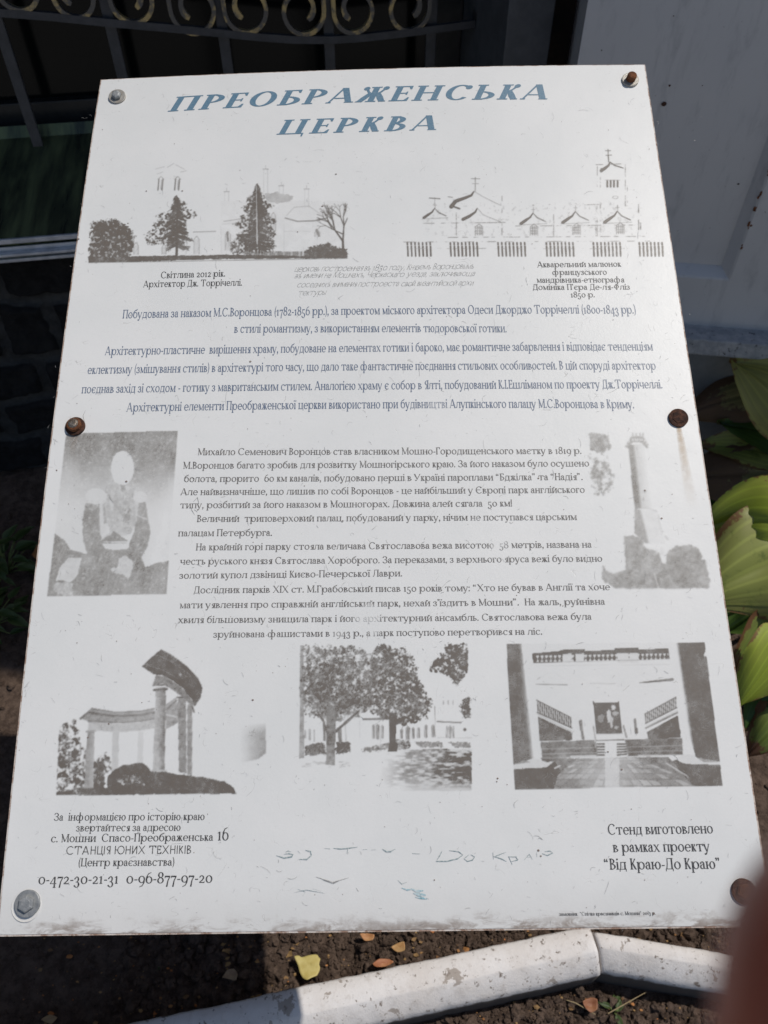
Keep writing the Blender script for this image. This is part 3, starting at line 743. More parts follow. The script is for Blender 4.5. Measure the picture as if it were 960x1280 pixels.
def pic_colonnade(x, y):
    s = Pic((x - 40) * 3.2, (y - 790) * 3.2); X, Y = s.X, s.Y
    s.leaves([(96, 652), (103, 500), (106, 430), (125, 370), (160, 350), (185, 380), (180, 440), (215, 480), (250, 500), (300, 490), (315, 520), (290, 600), (310, 652)], .92, 22, .47, 16, 101, .04)
    s.poly([(96, 655), (100, 560), (150, 590), (200, 560), (215, 655)], .8, 16, 18, 102, (12, .4)) if False else None
    for xa, xb, v in ((322, 348, .16), (424, 446, .10)):
        m = inpoly(X, Y, [(xa, 400), (xb, 400), (xb - 4, 570), (xa - 4, 570)]); s.i = np.where(m, v, s.i)
    m = inpoly(X, Y, [(222, 395), (250, 395), (246, 626), (208, 626)]); s.i = np.where(m, .28 + .28 * sst(X, 250, 220) * fbm(X, Y, 14, 104), s.i)
    s.line([(218, 398), (254, 396)], 7, .35)
    s.poly([(225, 352), (330, 366), (430, 362), (490, 345), (490, 385), (420, 396), (330, 400), (225, 392)], .20, 1, 9, 105, (10, .5))
    s.poly([(195, 346), (238, 303), (330, 318), (430, 315), (490, 303), (490, 346), (430, 356), (330, 360), (225, 356)], .38, 1, 9, 106, (9, .35))
    s.line([(195, 346), (225, 322), (330, 336), (430, 332), (490, 322)], 9, .62); s.line([(238, 306), (330, 321), (430, 318), (490, 306)], 4, .6)
    s.line([(225, 356), (330, 362), (430, 358), (490, 346)], 4, .6)
    s.poly([(535, 290), (575, 262), (605, 345), (570, 372), (535, 388)], .38, 1, 9, 107, (9, .5)); s.line([(535, 330), (600, 345)], 6, .12); s.line([(536, 312), (580, 272)], 5, .65)
    m = inpoly(X, Y, [(584, 262), (616, 262), (618, 565), (588, 560)]); s.i = np.where(m, .52 * (.55 + .7 * fbm(X, Y, 12, 109)) , s.i)
    m = inpoly(X, Y, [(621, 290), (641, 290), (640, 574), (621, 570)]); s.i = np.where(m, .55 * (.55 + .6 * fbm(X, Y, 12, 110)), s.i)
    m = inpoly(X, Y, [(496, 222), (536, 222), (530, 556), (483, 556)]); s.i = np.where(m, (.30 + .34 * sst(X, 495, 530)) * (.55 + .8 * fbm(X, Y, 12, 108)), s.i)
    s.line([(488, 232), (540, 228)], 8, .75); s.line([(484, 214), (540, 210)], 6, .7); s.line([(580, 262), (622, 258)], 6, .7); s.line([(480, 556), (536, 556)], 8, .25)
    s.poly([(482, 216), (496, 172), (530, 178), (575, 205), (625, 245), (648, 290), (640, 302), (610, 265), (570, 236), (520, 205)], .55, 1, 9, 111, (9, .4))
    s.poly([(440, 138), (470, 108), (516, 70), (560, 92), (620, 138), (665, 185), (682, 225), (674, 262), (650, 300), (640, 268), (606, 225), (560, 192), (520, 172), (490, 170)], .88, 1, 9, 112, (22, .22))
    s.line([(500, 92), (560, 118), (630, 170), (668, 225)], 3, .6); s.line([(455, 130), (520, 150), (590, 190)], 3, .6); s.ell(594, 170, 5, 5, .3)
    s.line([(642, 300), (648, 320)], 6, .8)
    s.poly([(300, 652), (300, 585), (325, 552), (370, 532), (440, 524), (466, 545), (475, 560), (520, 558), (580, 570), (640, 576), (700, 585), (770, 598), (805, 624), (816, 646), (500, 648)], .92, 4, 12, 113, (16, .28))
    s.leaves([(340, 590), (370, 570), (440, 580), (450, 610), (350, 612)], .85, 10, .44, 6, 114, keep=False)
    s.line([(495, 570), (492, 646)], 4, .75)
    s.poly([(96, 652), (96, 640), (160, 636), (180, 645), (195, 655)], .9, 5, 9, 115)
    s.poly([(190, 652), (190, 625), (320, 622), (330, 652)], .85, 2, 9, 116, (9, .3))
    s.i = np.where((Y > 652) | (X < 96 + (652 - Y) * .05), 0, s.i)
    m = inpoly(X, Y, [(800, 380), (936, 364), (935, 485), (905, 508), (850, 520), (800, 520)])
    s.i = np.where(m, .42 * sst(X, 820, 935) * sst(Y, 350, 430) * (.6 + .8 * fbm(X, Y, 26, 117)), s.i)
    return np.clip(s.i, 0, 1)

def pic_park(x, y):
    s = Pic((x - 350) * 3.556, (y - 790) * 3.556); X, Y = s.X, s.Y
    for cx, y0, y1, w, v in ((415, 412, 472, 9, .6), (434, 410, 474, 13, .75), (455, 414, 472, 9, .6), (541, 430, 472, 10, .6), (569, 420, 474, 15, .65), (592, 424, 472, 9, .6), (616, 424, 470, 10, .55), (649, 412, 468, 11, .6), (680, 412, 466, 11, .55), (742, 418, 470, 6, .5), (756, 416, 470, 11, .55), (771, 418, 470, 6, .5), (132, 430, 480, 8, .4), (152, 434, 486, 5, .4), (112, 436, 470, 5, .35), (727, 305, 322, 4, .3), (748, 303, 322, 4, .3), (770, 303, 322, 4, .3)):
        s.line([(cx - w / 2, y1), (cx - w / 2, y0 + 6), (cx, y0), (cx + w / 2, y0 + 6), (cx + w / 2, y1)], 2.2, v); s.line([(cx + 1, y0 + 8), (cx + 1, y1)], w * .6, v * .75)
    s.ell(822, 434, 7, 7, .8); s.line([(700, 398), (805, 403)], 6, .55); s.line([(372, 388), (480, 384)], 9, .6); s.line([(688, 330), (690, 468)], 2, .5); s.line([(355, 392), (356, 470)], 2, .25); s.line([(700, 470), (850, 470)], 2.4, .2)
    s.line([(290, 400), (296, 535)], 5, .18)
    s.leaves([(112, 505), (180, 490), (200, 500), (205, 545), (112, 548)], .8, 9, .35, 7, 121, lo=.4); s.leaves([(250, 490), (310, 488), (315, 535), (250, 538)], .8, 9, .35, 6, 122, lo=.4)
    s.leaves([(365, 515), (430, 505), (520, 480), (580, 478), (582, 516), (480, 524), (370, 532)], .7, 9, .44, 7, 123, lo=.1)
    s.leaves([(600, 488), (720, 490), (730, 512), (625, 514)], .55, 9, .42, 5, 124, lo=.2); s.leaves([(745, 490), (848, 490), (848, 514), (780, 514)], .55, 9, .42, 5, 125, lo=.25)
    s.line([(265, 430), (268, 486)], 16, .5)
    tr = dict(soft=.05)
    s.leaves([(96, 64), (330, 60), (390, 95), (430, 130), (430, 250), (410, 320), (352, 370), (262, 392), (178, 386), (112, 362), (90, 250)], .62, 18, .47, 18, 126, **tr)
    s.leaves([(120, 150), (300, 110), (400, 200), (380, 330), (230, 360), (130, 330)], .74, 14, .44, 22, 127, **tr)
    s.leaves([(396, 110), (450, 58), (520, 72), (562, 80), (604, 150), (610, 200), (640, 270), (672, 310), (660, 372), (600, 400), (540, 412), (440, 372), (380, 335), (390, 230)], .80, 16, .42, 16, 128, **tr)
    s.leaves([(715, 110), (742, 54), (832, 54), (836, 190), (800, 215), (790, 245), (760, 200), (700, 180), (660, 160), (690, 132)], .92, 16, .42, 14, 129, **tr)
    s.leaves([(820, 300), (845, 283), (845, 384), (815, 378), (800, 330)], .9, 12, .38, 10, 130, **tr)
    s.i = np.where((X > 836) & (Y < 270), 0, s.i)
    s.line([(250, 440), (290, 405), (350, 352)], 14, .75, 9); s.line([(212, 450), (190, 390), (165, 350)], 12, .7, 6); s.line([(515, 410), (560, 380)], 8, .7, 4); s.line([(196, 400), (198, 480)], 10, .6)
    m = inpoly(X, Y, [(208, 330), (250, 330), (246, 480), (243, 592), (204, 590), (206, 480)]); s.i = np.where(m, .62 * (.6 + .7 * fbm(X, Y, 14, 131)) * (1 - .25 * (Y > 500)), s.i)
    m = inpoly(X, Y, [(485, 360), (518, 360), (514, 480), (522, 530), (480, 532), (488, 480)]); s.i = np.where(m, .9, s.i)
    m = inpoly(X, Y, [(90, 60), (104, 60), (108, 560), (86, 562)]); s.i = np.where(m, np.maximum(s.i, .34 * (.5 + fbm(X, Y, 16, 132))), s.i)
    g = fbm(X * .28, Y, 8, 133) * .9 + fbm(X, Y, 60, 134) * .4
    m = (X > 440) & (X < 852) & (Y > 520) & (Y < 706)
    v = .85 * sst(g, .5, .78) * sst(X + .25 * (Y - 520), 455, 600) * (.5 + .6 * sst(X, 600, 850)) * sst(Y, 712, 640) 
    s.i = np.where(m, np.maximum(s.i, v + .10 * sst(X, 500, 620)), s.i)
    m = (X > 95) & (X < 480) & (Y > 575) & (Y < 600); s.i = np.where(m & (s.i < .1), .2 * sst(fbm(X * .2, Y, 5, 135), .5, .7) * (X < 310), s.i)
    s.i = np.where(X < 86, 0, s.i)
    return np.clip(s.i * (.85 + .3 * fbm(X, Y, 5, 136)), 0, 1)

def pic_hall(x, y):
    s = Pic((x - 620) * 3.2, (y - 790) * 3.2); X, Y = s.X, s.Y
    fr = inpoly(X, Y, [(40, 48), (835, 40), (838, 80), (850, 150), (880, 400), (907, 614), (76, 630)])
    # balustrade above
    s.poly([(145, 86), (258, 76), (258, 72), (355, 68), (355, 76), (475, 72), (475, 65), (570, 63), (570, 70), (690, 66), (695, 108), (560, 110), (360, 116), (150, 125)], .80)
    yb = 92 - (X - 150) * .018
    bal = (np.abs(((X - 158) % 17.5) - 8.7) < 3.4 + 2.6 * np.sin((Y - yb) * .28)) & (Y > yb + 3) & (Y < yb + 28)
    s.i = np.where(bal & (X > 155) & (X < 690) & (s.i > .5), .06, s.i)
    for a, b in ((266, 302), (318, 352), (484, 530), (534, 570)): s.poly([(a, 90 - a * .012), (b, 88 - a * .012), (b + 2, 122), (a + 2, 124)], .05); s.line([(a, 92 - a * .012), (b, 90 - a * .012)], 2, .3)
    s.line([(150, 124), (695, 108)], 2, .3); s.line([(160, 135), (695, 130)], 1.5, .12)
    s.line([(160, 209), (285, 211)], 3.4, .45); s.line([(165, 190), (176, 182)], 3, .5); s.line([(388, 206), (477, 206)], 2, .3); s.line([(575, 203), (706, 190)], 3, .7, 11); s.line([(166, 190), (205, 165), (240, 165), (275, 190)], 1.4, .1)
    # stairs left and right with railings
    L1 = inpoly(X, Y, [(162, 272), (300, 342), (304, 384), (166, 322)]); s.i = np.where(L1, .62 * (np.sin((X) * .72) > .1) + .12, s.i)
    s.line([(162, 272), (300, 342)], 3, .75); s.line([(165, 322), (304, 384)], 4, .7); s.line([(168, 330), (302, 398)], 6, .15)
    s.poly([(168, 338), (302, 402), (306, 432), (176, 436)], .78, 1, 9, 141, (22, .4))
    R1 = inpoly(X, Y, [(595, 328), (720, 260), (724, 300), (600, 366)]); s.i = np.where(R1, .62 * (np.sin((X) * .78) > .1) + .12, s.i)
    s.line([(595, 328), (720, 260)], 3, .75); s.line([(598, 366), (724, 302)], 4, .7); s.line([(600, 384), (726, 322)], 7, .5); s.line([(602, 378), (726, 313)], 4, .12)
    s.poly([(604, 400), (728, 334), (740, 420), (610, 430)], .78, 1, 9, 142, (22, .4))
    s.line([(340, 355), (346, 425)], 9, .45); s.line([(334, 356), (338, 392)], 4, .6); s.line([(345, 400), (350, 428)], 8, .6); s.line([(556, 350), (560, 400)], 9, .5); s.line([(562, 388), (562, 402)], 12, .65); s.line([(390, 378), (398, 430)], 6, .3); s.line([(510, 376), (522, 420)], 7, .4)
    # dark canvas on the landing, generic pale shapes in it
    s.poly([(388, 276), (396, 284), (486, 282), (492, 274), (504, 404), (402, 406)], .82, 0)
    for cx, cy, rx, ry, v in ((470, 300, 9, 12, .1), (452, 335, 9, 26, .12), (462, 360, 7, 24, .2), (420, 345, 14, 16, .45), (478, 325, 12, 9, .3), (482, 382, 10, 7, .3)): s.ell(cx, cy, rx, ry, v, 5, 8, 143)
    s.line([(402, 408), (506, 405)], 3, .3); s.line([(400, 434), (512, 431)], 4, .7)
    s.poly([(178, 440), (394, 432), (404, 495), (186, 505)], .66, 1, 9, 144, (26, .45)); s.poly([(520, 430), (744, 424), (748, 488), (530, 494)], .66, 1, 9, 145, (26, .45))
    for y0 in (462, 482, 498): s.line([(180, y0 + 6), (400, y0)], 3, .3); s.line([(524, y0 - 2), (748, y0 - 8)], 3, .3)
    s.line([(300, 498), (404, 496)], 8, .12)
    for k in range(5): s.line([(405, 448 + k * 11), (433, 448 + k * 11)], 6, .75); s.line([(486, 448 + k * 11), (522, 448 + k * 10)], 6, .75)
    s.line([(398, 440), (406, 495)], 5, .5); s.line([(518, 432), (530, 490)], 5, .5)
    # chequered floor
    fl = inpoly(X, Y, [(330, 505), (560, 500), (690, 520), (810, 622), (240, 630), (215, 620), (262, 560)])
    tt = np.clip((Y - 500) / 130, 0.001, 1); row = 7.5 * tt ** .6; cxx = (X - 468) / (.30 + 1.0 * tt) / 34
    chk = fbm(np.floor(cxx) * 3.1, np.floor(row) * 5.7, 1.0, 146, 1)
    edge = (np.abs(cxx - np.round(cxx)) < .06) | (np.abs(row - np.round(row)) < .09)
    fv = np.where(edge, .55, .16 + .42 * chk) * (.55 + .55 * sst(np.abs(X - 465), 0, 190))
    fv = np.where((X > 436) & (X < 494), fv * .35, fv)
    s.i = np.where(fl, fv, s.i)
    s.poly([(690, 525), (720, 510), (812, 560), (840, 618), (800, 622)], .75, 1, 9, 147, (30, .3)); s.poly([(560, 500), (690, 500), (760, 585), (700, 560)], .55, 3, 12, 148, (20, .5)); s.line([(682, 525), (780, 585)], 5, .12)
    s.poly([(180, 505), (330, 505), (262, 560), (212, 585)], .6, 3, 12, 149, (20, .4))
    # columns
    m = inpoly(X, Y, [(42, 48), (102, 46), (118, 200), (138, 380), (150, 505), (70, 530)])
    v = .74 * sst(X - (Y - 48) * .10, 112, 84) * (.85 + .3 * fbm(X, Y, 26, 150)); s.i = np.where(m, v, s.i)
    s.poly([(70, 532), (150, 505), (205, 520), (232, 517), (205, 540), (120, 545), (72, 546)], .05); s.poly([(70, 530), (110, 512), (138, 520)], .45)
    s.poly([(72, 548), (205, 542), (235, 517), (252, 545), (262, 560), (245, 580), (232, 628), (76, 630)], .82, 1, 9, 151, (40, .2)); s.line([(235, 545), (255, 535)], 7, .08)
    m = inpoly(X, Y, [(712, 44), (835, 41), (838, 78), (830, 90), (850, 160), (880, 400), (896, 520), (800, 500), (770, 400), (735, 160)])
    v = .82 * sst(X - (Y - 44) * .148, 718, 736) * (.85 + .3 * fbm(X, Y, 26, 152)); s.i = np.where(m, v, s.i)
    s.poly([(722, 505), (745, 490), (795, 492), (800, 505), (895, 518), (896, 530), (760, 526)], .05); s.poly([(800, 500), (890, 520), (830, 520)], .4)
    s.poly([(716, 512), (760, 528), (900, 532), (907, 614), (800, 616), (770, 580)], .80, 1, 9, 153, (40, .2))
    s.line([(838, 100), (848, 160)], 8, .75)
    return np.where(fr, np.clip(s.i + .03, 0, 1), 0)

def print_mesh(name, corners, fn, mat, parent, step=0.00062, gain=1.0, soft=1, tone=.5):
    A = np.array([ab(*c) for c in corners])
    a0, b0 = A.min(0); a1, b1 = A.max(0)
    na, nb = int((a1 - a0) / step) + 2, int((b1 - b0) / step) + 2
    ga, gb = np.meshgrid(np.linspace(a0, a1, na), np.linspace(b0, b1, nb))
    P = surf(ga, gb, 0.00012)
    px, py = proj(P)
    ink = np.clip(fn(px, py) * gain, 0, 1)
    def blur(a, n):
        for _ in range(n):
            for ax in (0, 1):
                p = np.concatenate([a.take([0], ax), a, a.take([-1], ax)], ax); k = a.shape[ax]
                a = .25 * p.take(range(0, k), ax) + .5 * p.take(range(1, k + 1), ax) + .25 * p.take(range(2, k + 2), ax)
        return a
    grain = fbm(px, py, 3.2, 401, 2)
    ink = blur(ink, soft) * (1 + tone * (fbm(px, py, 22, 402, 3) - .5)) * (.86 + .28 * grain)
    ink = np.clip(ink, 0, 1)
    idx = np.arange(na * nb).reshape(nb, na)
    q = np.stack([idx[:-1, :-1], idx[:-1, 1:], idx[1:, 1:], idx[1:, :-1]], -1).reshape(-1, 4)
    q = q[ink.ravel()[q].max(1) > 0.02]
    used, inv = np.unique(q, return_inverse=True); q = inv.reshape(-1, 4)
    V = (P.reshape(-1, 3)[used] - np.array(BASE)).astype(np.float32)
    me = bpy.data.meshes.new(name)
    me.vertices.add(len(V)); me.vertices.foreach_set('co', V.ravel())
    me.loops.add(q.size); me.loops.foreach_set('vertex_index', q.ravel().astype(np.int32))
    me.polygons.add(len(q)); me.polygons.foreach_set('loop_start', np.arange(0, q.size, 4, dtype=np.int32))
    at = me.attributes.new('ink', 'FLOAT', 'POINT'); at.data.foreach_set('value', ink.ravel()[used].astype(np.float32))
    me.update(calc_edges=True)
    me.materials.append(mat)
    o = bpy.data.objects.new(name, me); COL.objects.link(o); o.parent = parent
    return o
# ------------------------------------------------------------------ the information board
board = empty('information_board', BASE, 'white tilted information board with blue heading, text and faded grey pictures, held by six bolts', 'information board')

def shell(name, mat, h0, h1, inset, nx=60, ny=84, ragged=0.0):
    a = np.linspace(inset, BW - inset, nx); b = np.linspace(inset, BH - inset, ny)
    ga, gb = np.meshgrid(a, b)
    if ragged:
        for arr, lo, hi, oth in ((ga, 0, -1, gb), (gb, 0, -1, ga)):
            pass
        n = lambda v, sd: (fbm(v * 1000, v * 0 + sd, 14, sd, 4) - .5) * 2 * ragged
        ga[:, 0] += n(gb[:, 0], 3); ga[:, -1] += n(gb[:, -1], 5)
        gb[0, :] += n(ga[0, :], 7) + ragged * .2; gb[-1, :] += n(ga[-1, :], 9)
    top = surf(ga, gb, h1).reshape(-1, 3); bot = surf(ga, gb, h0).reshape(-1, 3)
    V = np.concatenate([top, bot]); N = nx * ny; F = []
    for j in range(ny - 1):
        for i in range(nx - 1):
            k = j * nx + i
            F.append((k, k + 1, k + nx + 1, k + nx)); F.append((k + N, k + nx + N, k + nx + 1 + N, k + 1 + N))
    rim = [i for i in range(nx)] + [j * nx + nx - 1 for j in range(1, ny)] + [(ny - 1) * nx + i for i in range(nx - 2, -1, -1)] + [j * nx for j in range(ny - 2, 0, -1)]
    for p, q in zip(rim, rim[1:] + rim[:1]): F.append((p, p + N, q + N, q))
    return mesh_obj(name, V, F, mat, board, BASE)

t = NT('fibreboard_edge')
cc = t.mix(t.ramp(t.noise(120, 5, 0.7), 0.42, 0.6), (0.56, 0.48, 0.42), (0.30, 0.19, 0.14))
cc = t.mix(t.ramp(t.noise(55, 4, 0.6), 0.50, 0.60), cc, (0.66, 0.60, 0.55))
t.bump(t.noise(500, 4, 0.7), 0.4, 0.001)
M_EDGE = t.done(cc, 0.8)
shell('backing_board', M_EDGE, -0.0062, -0.0007, 0.0, 60, 84)
shell('sheet', M_SHEET, -0.0006, 0.0, 0.0014, 150, 200, 0.00022)

# stand under the board: two posts, a rail frame and feet
M_STEEL = mat_plain('dark_painted_steel', (0.035, 0.036, 0.04), (0.06, 0.055, 0.05), 30, 0.55, 0.3)
for a in (0.11, BW - 0.11):
    bm = bmesh.new()
    top = surf(np.array(a), np.array(0.46), -0.035)
    add_box(bm, (top[0], top[1], top[2] / 2), (0.04, 0.04, top[2]), None, 0.003)
    bm_obj('post', bm, M_STEEL, board, BASE)
    bm = bmesh.new()
    add_box(bm, (top[0], top[1], 0.008), (0.14, 0.14, 0.012), None, 0.002)
    bm_obj('foot_plate', bm, M_STEEL, board, BASE)
Rb = Matrix((Vector(BU), Vector(BV), Vector(BN))).transposed()
for b in (0.12, 0.46, 0.76):
    bm = bmesh.new(); c = surf(np.array(BW / 2), np.array(b), -0.022)
    add_box(bm, c, (BW - 0.1, 0.025, 0.025), Rb, 0.002); bm_obj('frame_rail', bm, M_STEEL, board, BASE)

# bolts
def m_metal(name, c1, c2, rough=0.45, metal=0.8, scale=180):
    return mat_plain(name, c1, c2, scale, rough, metal, 0.5, 0.0008)
M_BOLT = m_metal('grey_zinc_bolt', (0.24, 0.25, 0.26), (0.36, 0.37, 0.37), 0.5, 0.4)
M_ZINC = m_metal('pale_washer', (0.42, 0.41, 0.38), (0.36, 0.32, 0.27), 0.45, 0.3)
M_RUST = mat_plain('rusted_steel', (0.10, 0.038, 0.016), (0.21, 0.075, 0.026), 260, 0.9, 0.15, 0.8, 0.0012)
M_RUSTD = mat_plain('dark_rust', (0.035, 0.016, 0.011), (0.11, 0.045, 0.025), 200, 0.85, 0.2, 0.8, 0.0012)
M_WORN = m_metal('worn_bright_steel', (0.30, 0.28, 0.25), (0.2, 0.15, 0.11), 0.4, 0.8)

def ring(bm, M, r0, r1, z0, z1, seg=32, dish=0.0):
    R = []
    for k in range(seg):
        g = 2 * math.pi * k / seg; c, s_ = math.cos(g), math.sin(g)
        R.append([bm.verts.new(M @ Vector((r * c, r * s_, z))) for r, z in ((r0, z0), (r1, z0), (r1, z1 - .0003), (r1 - .0004, z1), (r0, z1 - dish))])
    for p, q in zip(R, R[1:] + R[:1]):
        for i in range(5):
            bm.faces.new((p[i], p[(i + 1) % 5], q[(i + 1) % 5], q[i]))

def prism(bm, M, n, r, z0, z1, turn, bev=0.0009, dome=0.00025):
    L = []
    for rr, z in ((r, z0), (r, z1 - bev), (r - bev, z1), (r * .55, z1 + dome)):
        seg = n
        L.append([bm.verts.new(M @ Vector((rr * math.cos(turn + 2 * math.pi * k / seg), rr * math.sin(turn + 2 * math.pi * k / seg), z))) for k in range(seg)])
    for p, q in zip(L, L[1:]):
        for k in range(n): bm.faces.new((p[k], p[(k + 1) % n], q[(k + 1) % n], q[k]))
    bm.faces.new(L[-1]); bm.faces.new(L[0][::-1])

bolts = [  # px, washer radius, head radius, head height, corners, turn, tilt, head mat, washer mat, label
    ((147, 122), .0092, .0052, .0062, 6, .3, (.10, .05), M_BOLT, M_ZINC, 'grey hexagon bolt on a pale washer'),
    ((787.5, 101), .0090, .0050, .0085, 14, .1, (.05, .06), M_RUST, M_ZINC, 'rusty orange round bolt on a pale washer'),
    ((94.5, 533.5), .0090, .0066, .0064, 14, .2, (-.10, .03), M_RUST, M_RUSTD, 'rusted brown bolt with a worn bright top'),
    ((847.5, 523), .0089, .0066, .0030, 6, .2, (.05, -.05), M_RUSTD, M_RUSTD, 'dark rusted bolt leaking a rust streak'),
    ((35, 1129), .0098, .0062, .0056, 6, .55, (-.06, .05), M_BOLT, M_BOLT, 'grey hexagon bolt on a wide grey washer'),
    ((929, 1114), .0092, .0062, .0056, 6, .2, (0, 0), M_RUST, M_RUSTD, 'rusty bolt behind the finger')]
for (px, wr, hr, hh, n, turn, tilt, hm, wm, lb) in bolts:
    a, b = ab(*px)
    c = surf(np.array(a), np.array(b), 0.0)
    tl = Matrix.Rotation(tilt[0], 4, 'X') @ Matrix.Rotation(tilt[1], 4, 'Y')
    M = Matrix.Translation(Vector(c)) @ Rb.to_4x4()
    bm = bmesh.new(); prism(bm, M @ tl, n, hr, 0.0008, hh, turn)
    if n == 14: prism(bm, M @ tl, 6, hr * .96, 0.0008, hh * .55, turn)
    bo = bm_obj('bolt', bm, hm, board, BASE); bo['label'] = lb
    bm = bmesh.new(); ring(bm, M @ Matrix.Rotation(tilt[0] * .3, 4, 'X'), hr * .5, wr, -0.0006, 0.0022, 36, -0.0)
    bm_obj('washer', bm, wm, bo, (0, 0, 0)); bo.children[0].location = (-BASE[0], -BASE[1], -BASE[2])
    if hm is M_RUST and n == 14 and px[0] < 200:
        bm = bmesh.new(); prism(bm, M @ tl, 16, hr * .72, hh + .0004, hh + .0012, 0); w = bm_obj('worn_top', bm, M_WORN, bo, BASE)
    if px[1] > 1120 and px[0] < 100:     # imprint of an earlier washer
        bm = bmesh.new(); ring(bm, M @ Matrix.Translation((-.0012, -.0018, 0)), .0113, .0117, -0.0004, 0.00035, 40)
        bm_obj('washer_imprint', bm, M_SHEET, board, BASE)

# ---- lettering
TB = dict(font=FONT_TITLE, shear=.32, sx=1.40)
text_mesh('heading', [
    ('ПРЕОБРАЖЕНСЬКА', (209, 139.8), (683, 124.3), 18.4, dict(TB, mid=(440, 128.2))),
    ('ЦЕРКВА', (345, 168.5), (544, 162.5), 18.2, dict(TB, mid=(445, 165.2)))], M_TITLE, board)
text_mesh('intro_text', [
    ('Побудована за наказом М.С.Воронцова (1782-1856 рр.), за проектом міського архітектора Одеси Джорджо Торрічеллі (1800-1843 рр.)', (153, 398), (795.5, 392), 10.6, dict(mid=(470, 393))),
    ('в стилі романтизму, з використанням елементів тюдоровської готики.', (292.5, 416), (634, 415.4), 10.6, dict(mid=(470, 415.2))),
    ('Архітектурно-пластичне  вирішення храму, побудоване на елементах готики і бароко, має романтичне забарвлення і відповідає тенденціям', (131, 444), (816.6, 438), 10.8, dict(mid=(480, 439.6))),
    ('еклектизму (змішування стилів) в архітектурі того часу, що дало таке фантастичне поєднання стильових особливостей. В цій споруді архітектор', (109, 467.5), (820.4, 462), 10.8, dict(mid=(480, 462.7))),
    ('поєднав захід зі сходом - готику з мавританським стилем. Аналогією храму є собор в Ялті, побудований К.І.Ешліманом по проекту Дж.Торрічеллі.', (101.7, 491.7), (828.7, 485.4), 10.9, dict(mid=(480, 486.8))),
    ('Архітектурні елементи Преображенської церкви використано при будівництві Алупкінського палацу М.С.Воронцова в Криму.', (158, 514.6), (793.3, 510.4), 11, dict(mid=(480, 510.4)))], M_BLUE, board)
text_mesh('history_text', [(a_, p, q, 8.6) for a_, p, q in [
    ('Михайло Семенович Воронцов став власником Мошно-Городищенського маєтку в 1819 р.', (247, 569), (727.5, 567.3)),
    ('М.Воронцов багато зробив для розвитку Мошногірського краю. За його наказом було осушено', (228.7, 586), (737, 583)),
    ('болота, прорито  60 км каналів, побудовано перші в Україні пароплави “Бджілка” та “Надія”.', (229.7, 602.6), (729, 600)),
    ('Але найвизначніше, що лишив по собі Воронцов - це найбільший у Європі парк англійського', (225.6, 619), (731.5, 616)),
    ('типу, розбитий за його наказом в Мошногорах. Довжина алей сягала  50 км!', (225, 635.4), (641, 633)),
    ('Величний  триповерховий палац, побудований у парку, нічим не поступався царським', (246, 652.5), (721.5, 650)),
    ('палацам Петербурга.', (222.5, 670.4), (340.6, 669.8)),
    ('На крайній горі парку стояла величава Святославова вежа висотою  58 метрів, названа на', (244.7, 688), (740, 684.4)),
    ('честь руського князя Святослава Хороброго. За переказами, з верхнього яруса вежі було видно', (225, 705.8), (753.4, 702)),
    ('золотий купол дзвіниці Києво-Печерської Лаври.', (224, 723.4), (503.4, 720.4)),
    ('Дослідник парків XIX ст. М.Грабовський писав 150 років тому: “Хто не бував в Англії та хоче', (242, 741.6), (763, 737.6)),
    ('мати уявлення про справжній англійський парк, нехай з\'їздить в Мошни”.  На жаль, руйнівна', (224.4, 760.4), (756.6, 755.8)),
    ('хвиля більшовизму знищила парк і його архітектурний ансамбль. Святославова вежа була', (222.5, 779), (740, 774.6)),
    ('зруйнована фашистами в 1943 р., а парк поступово перетворився на ліс.', (266.5, 797), (678.4, 793.2))]], M_BROWN, board)
text_mesh('caption', [
    ('Світлина 2012 рік.', (200.8, 348), (282, 345.6), 8.2),
    ('Архітектор Дж. Торрічеллі.', (179, 359.2), (303, 357), 8.2)], M_DARK, board)
text_mesh('caption', [
    ('Акварельний малюнок', (671.7, 334.2), (776.7, 333.3), 7.1),
    ('французського', (690.4, 343.8), (759, 343.4), 7.1),
    ('мандрівника-етнографа', (671, 353.4), (781, 353), 7.1),
    ('Домініка П\'єра Де-ля-Фліз', (666, 362.4), (788, 362), 7.1),
    ('1850 р.', (713.3, 371.8), (744, 371.6), 7.1)], M_DARK, board)
PN = dict(font=FONT_PEN, shear=.42, jit=30)
text_mesh('handwriting', [
    ('церковь построенная въ 1850 году, Княземъ Воронцовымъ', (368, 339.6), (592, 335.8), 7.4, PN),
    ('въ имени на Мошнахъ, Черкаскаго уезда, заключивающа', (368, 347.6), (593, 344.8), 7.0, PN),
    ('соседнихъ внимания построеста свой византийской архи', (370.6, 359), (591, 356.6), 7.2, PN),
    ('тектуры', (372, 369.5), (407, 368.2), 7.2, PN)], M_PEN, board)
text_mesh('contact_text', [
    ('За  інформацією про історію краю', (67.3, 1025.8), (256, 1025), 9.6),
    ('звертайтеся за адресою', (95, 1039.2), (226, 1038.5), 9.6),
    ('с. Мошни  Спасо-Преображенська', (63.3, 1052.8), (266.7, 1050.8), 10.0),
    ('16', (271.5, 1050.6), (286, 1050.4), 16),
    ('СТАНЦІЯ ЮНИХ ТЕХНІКІВ', (82.3, 1068.2), (239.3, 1067), 10.4, dict(font=FONT_SANS)),
    ('(Центр краєзнавства)', (97.7, 1082.8), (218.3, 1082), 10.0),
    ('0-472-30-21-31  0-96-877-97-20', (47.3, 1105.4), (266, 1103.4), 13.6)], M_DARK, board)
text_mesh('credit_text', [
    ('Стенд виготовлено', (760, 1043.4), (892, 1041.6), 13.4),
    ('в рамках проекту', (766.4, 1065.2), (888, 1064), 13.4),
    ('“Від Краю-До Краю”', (755.4, 1087), (902, 1086), 13.8)], M_DARK, board)
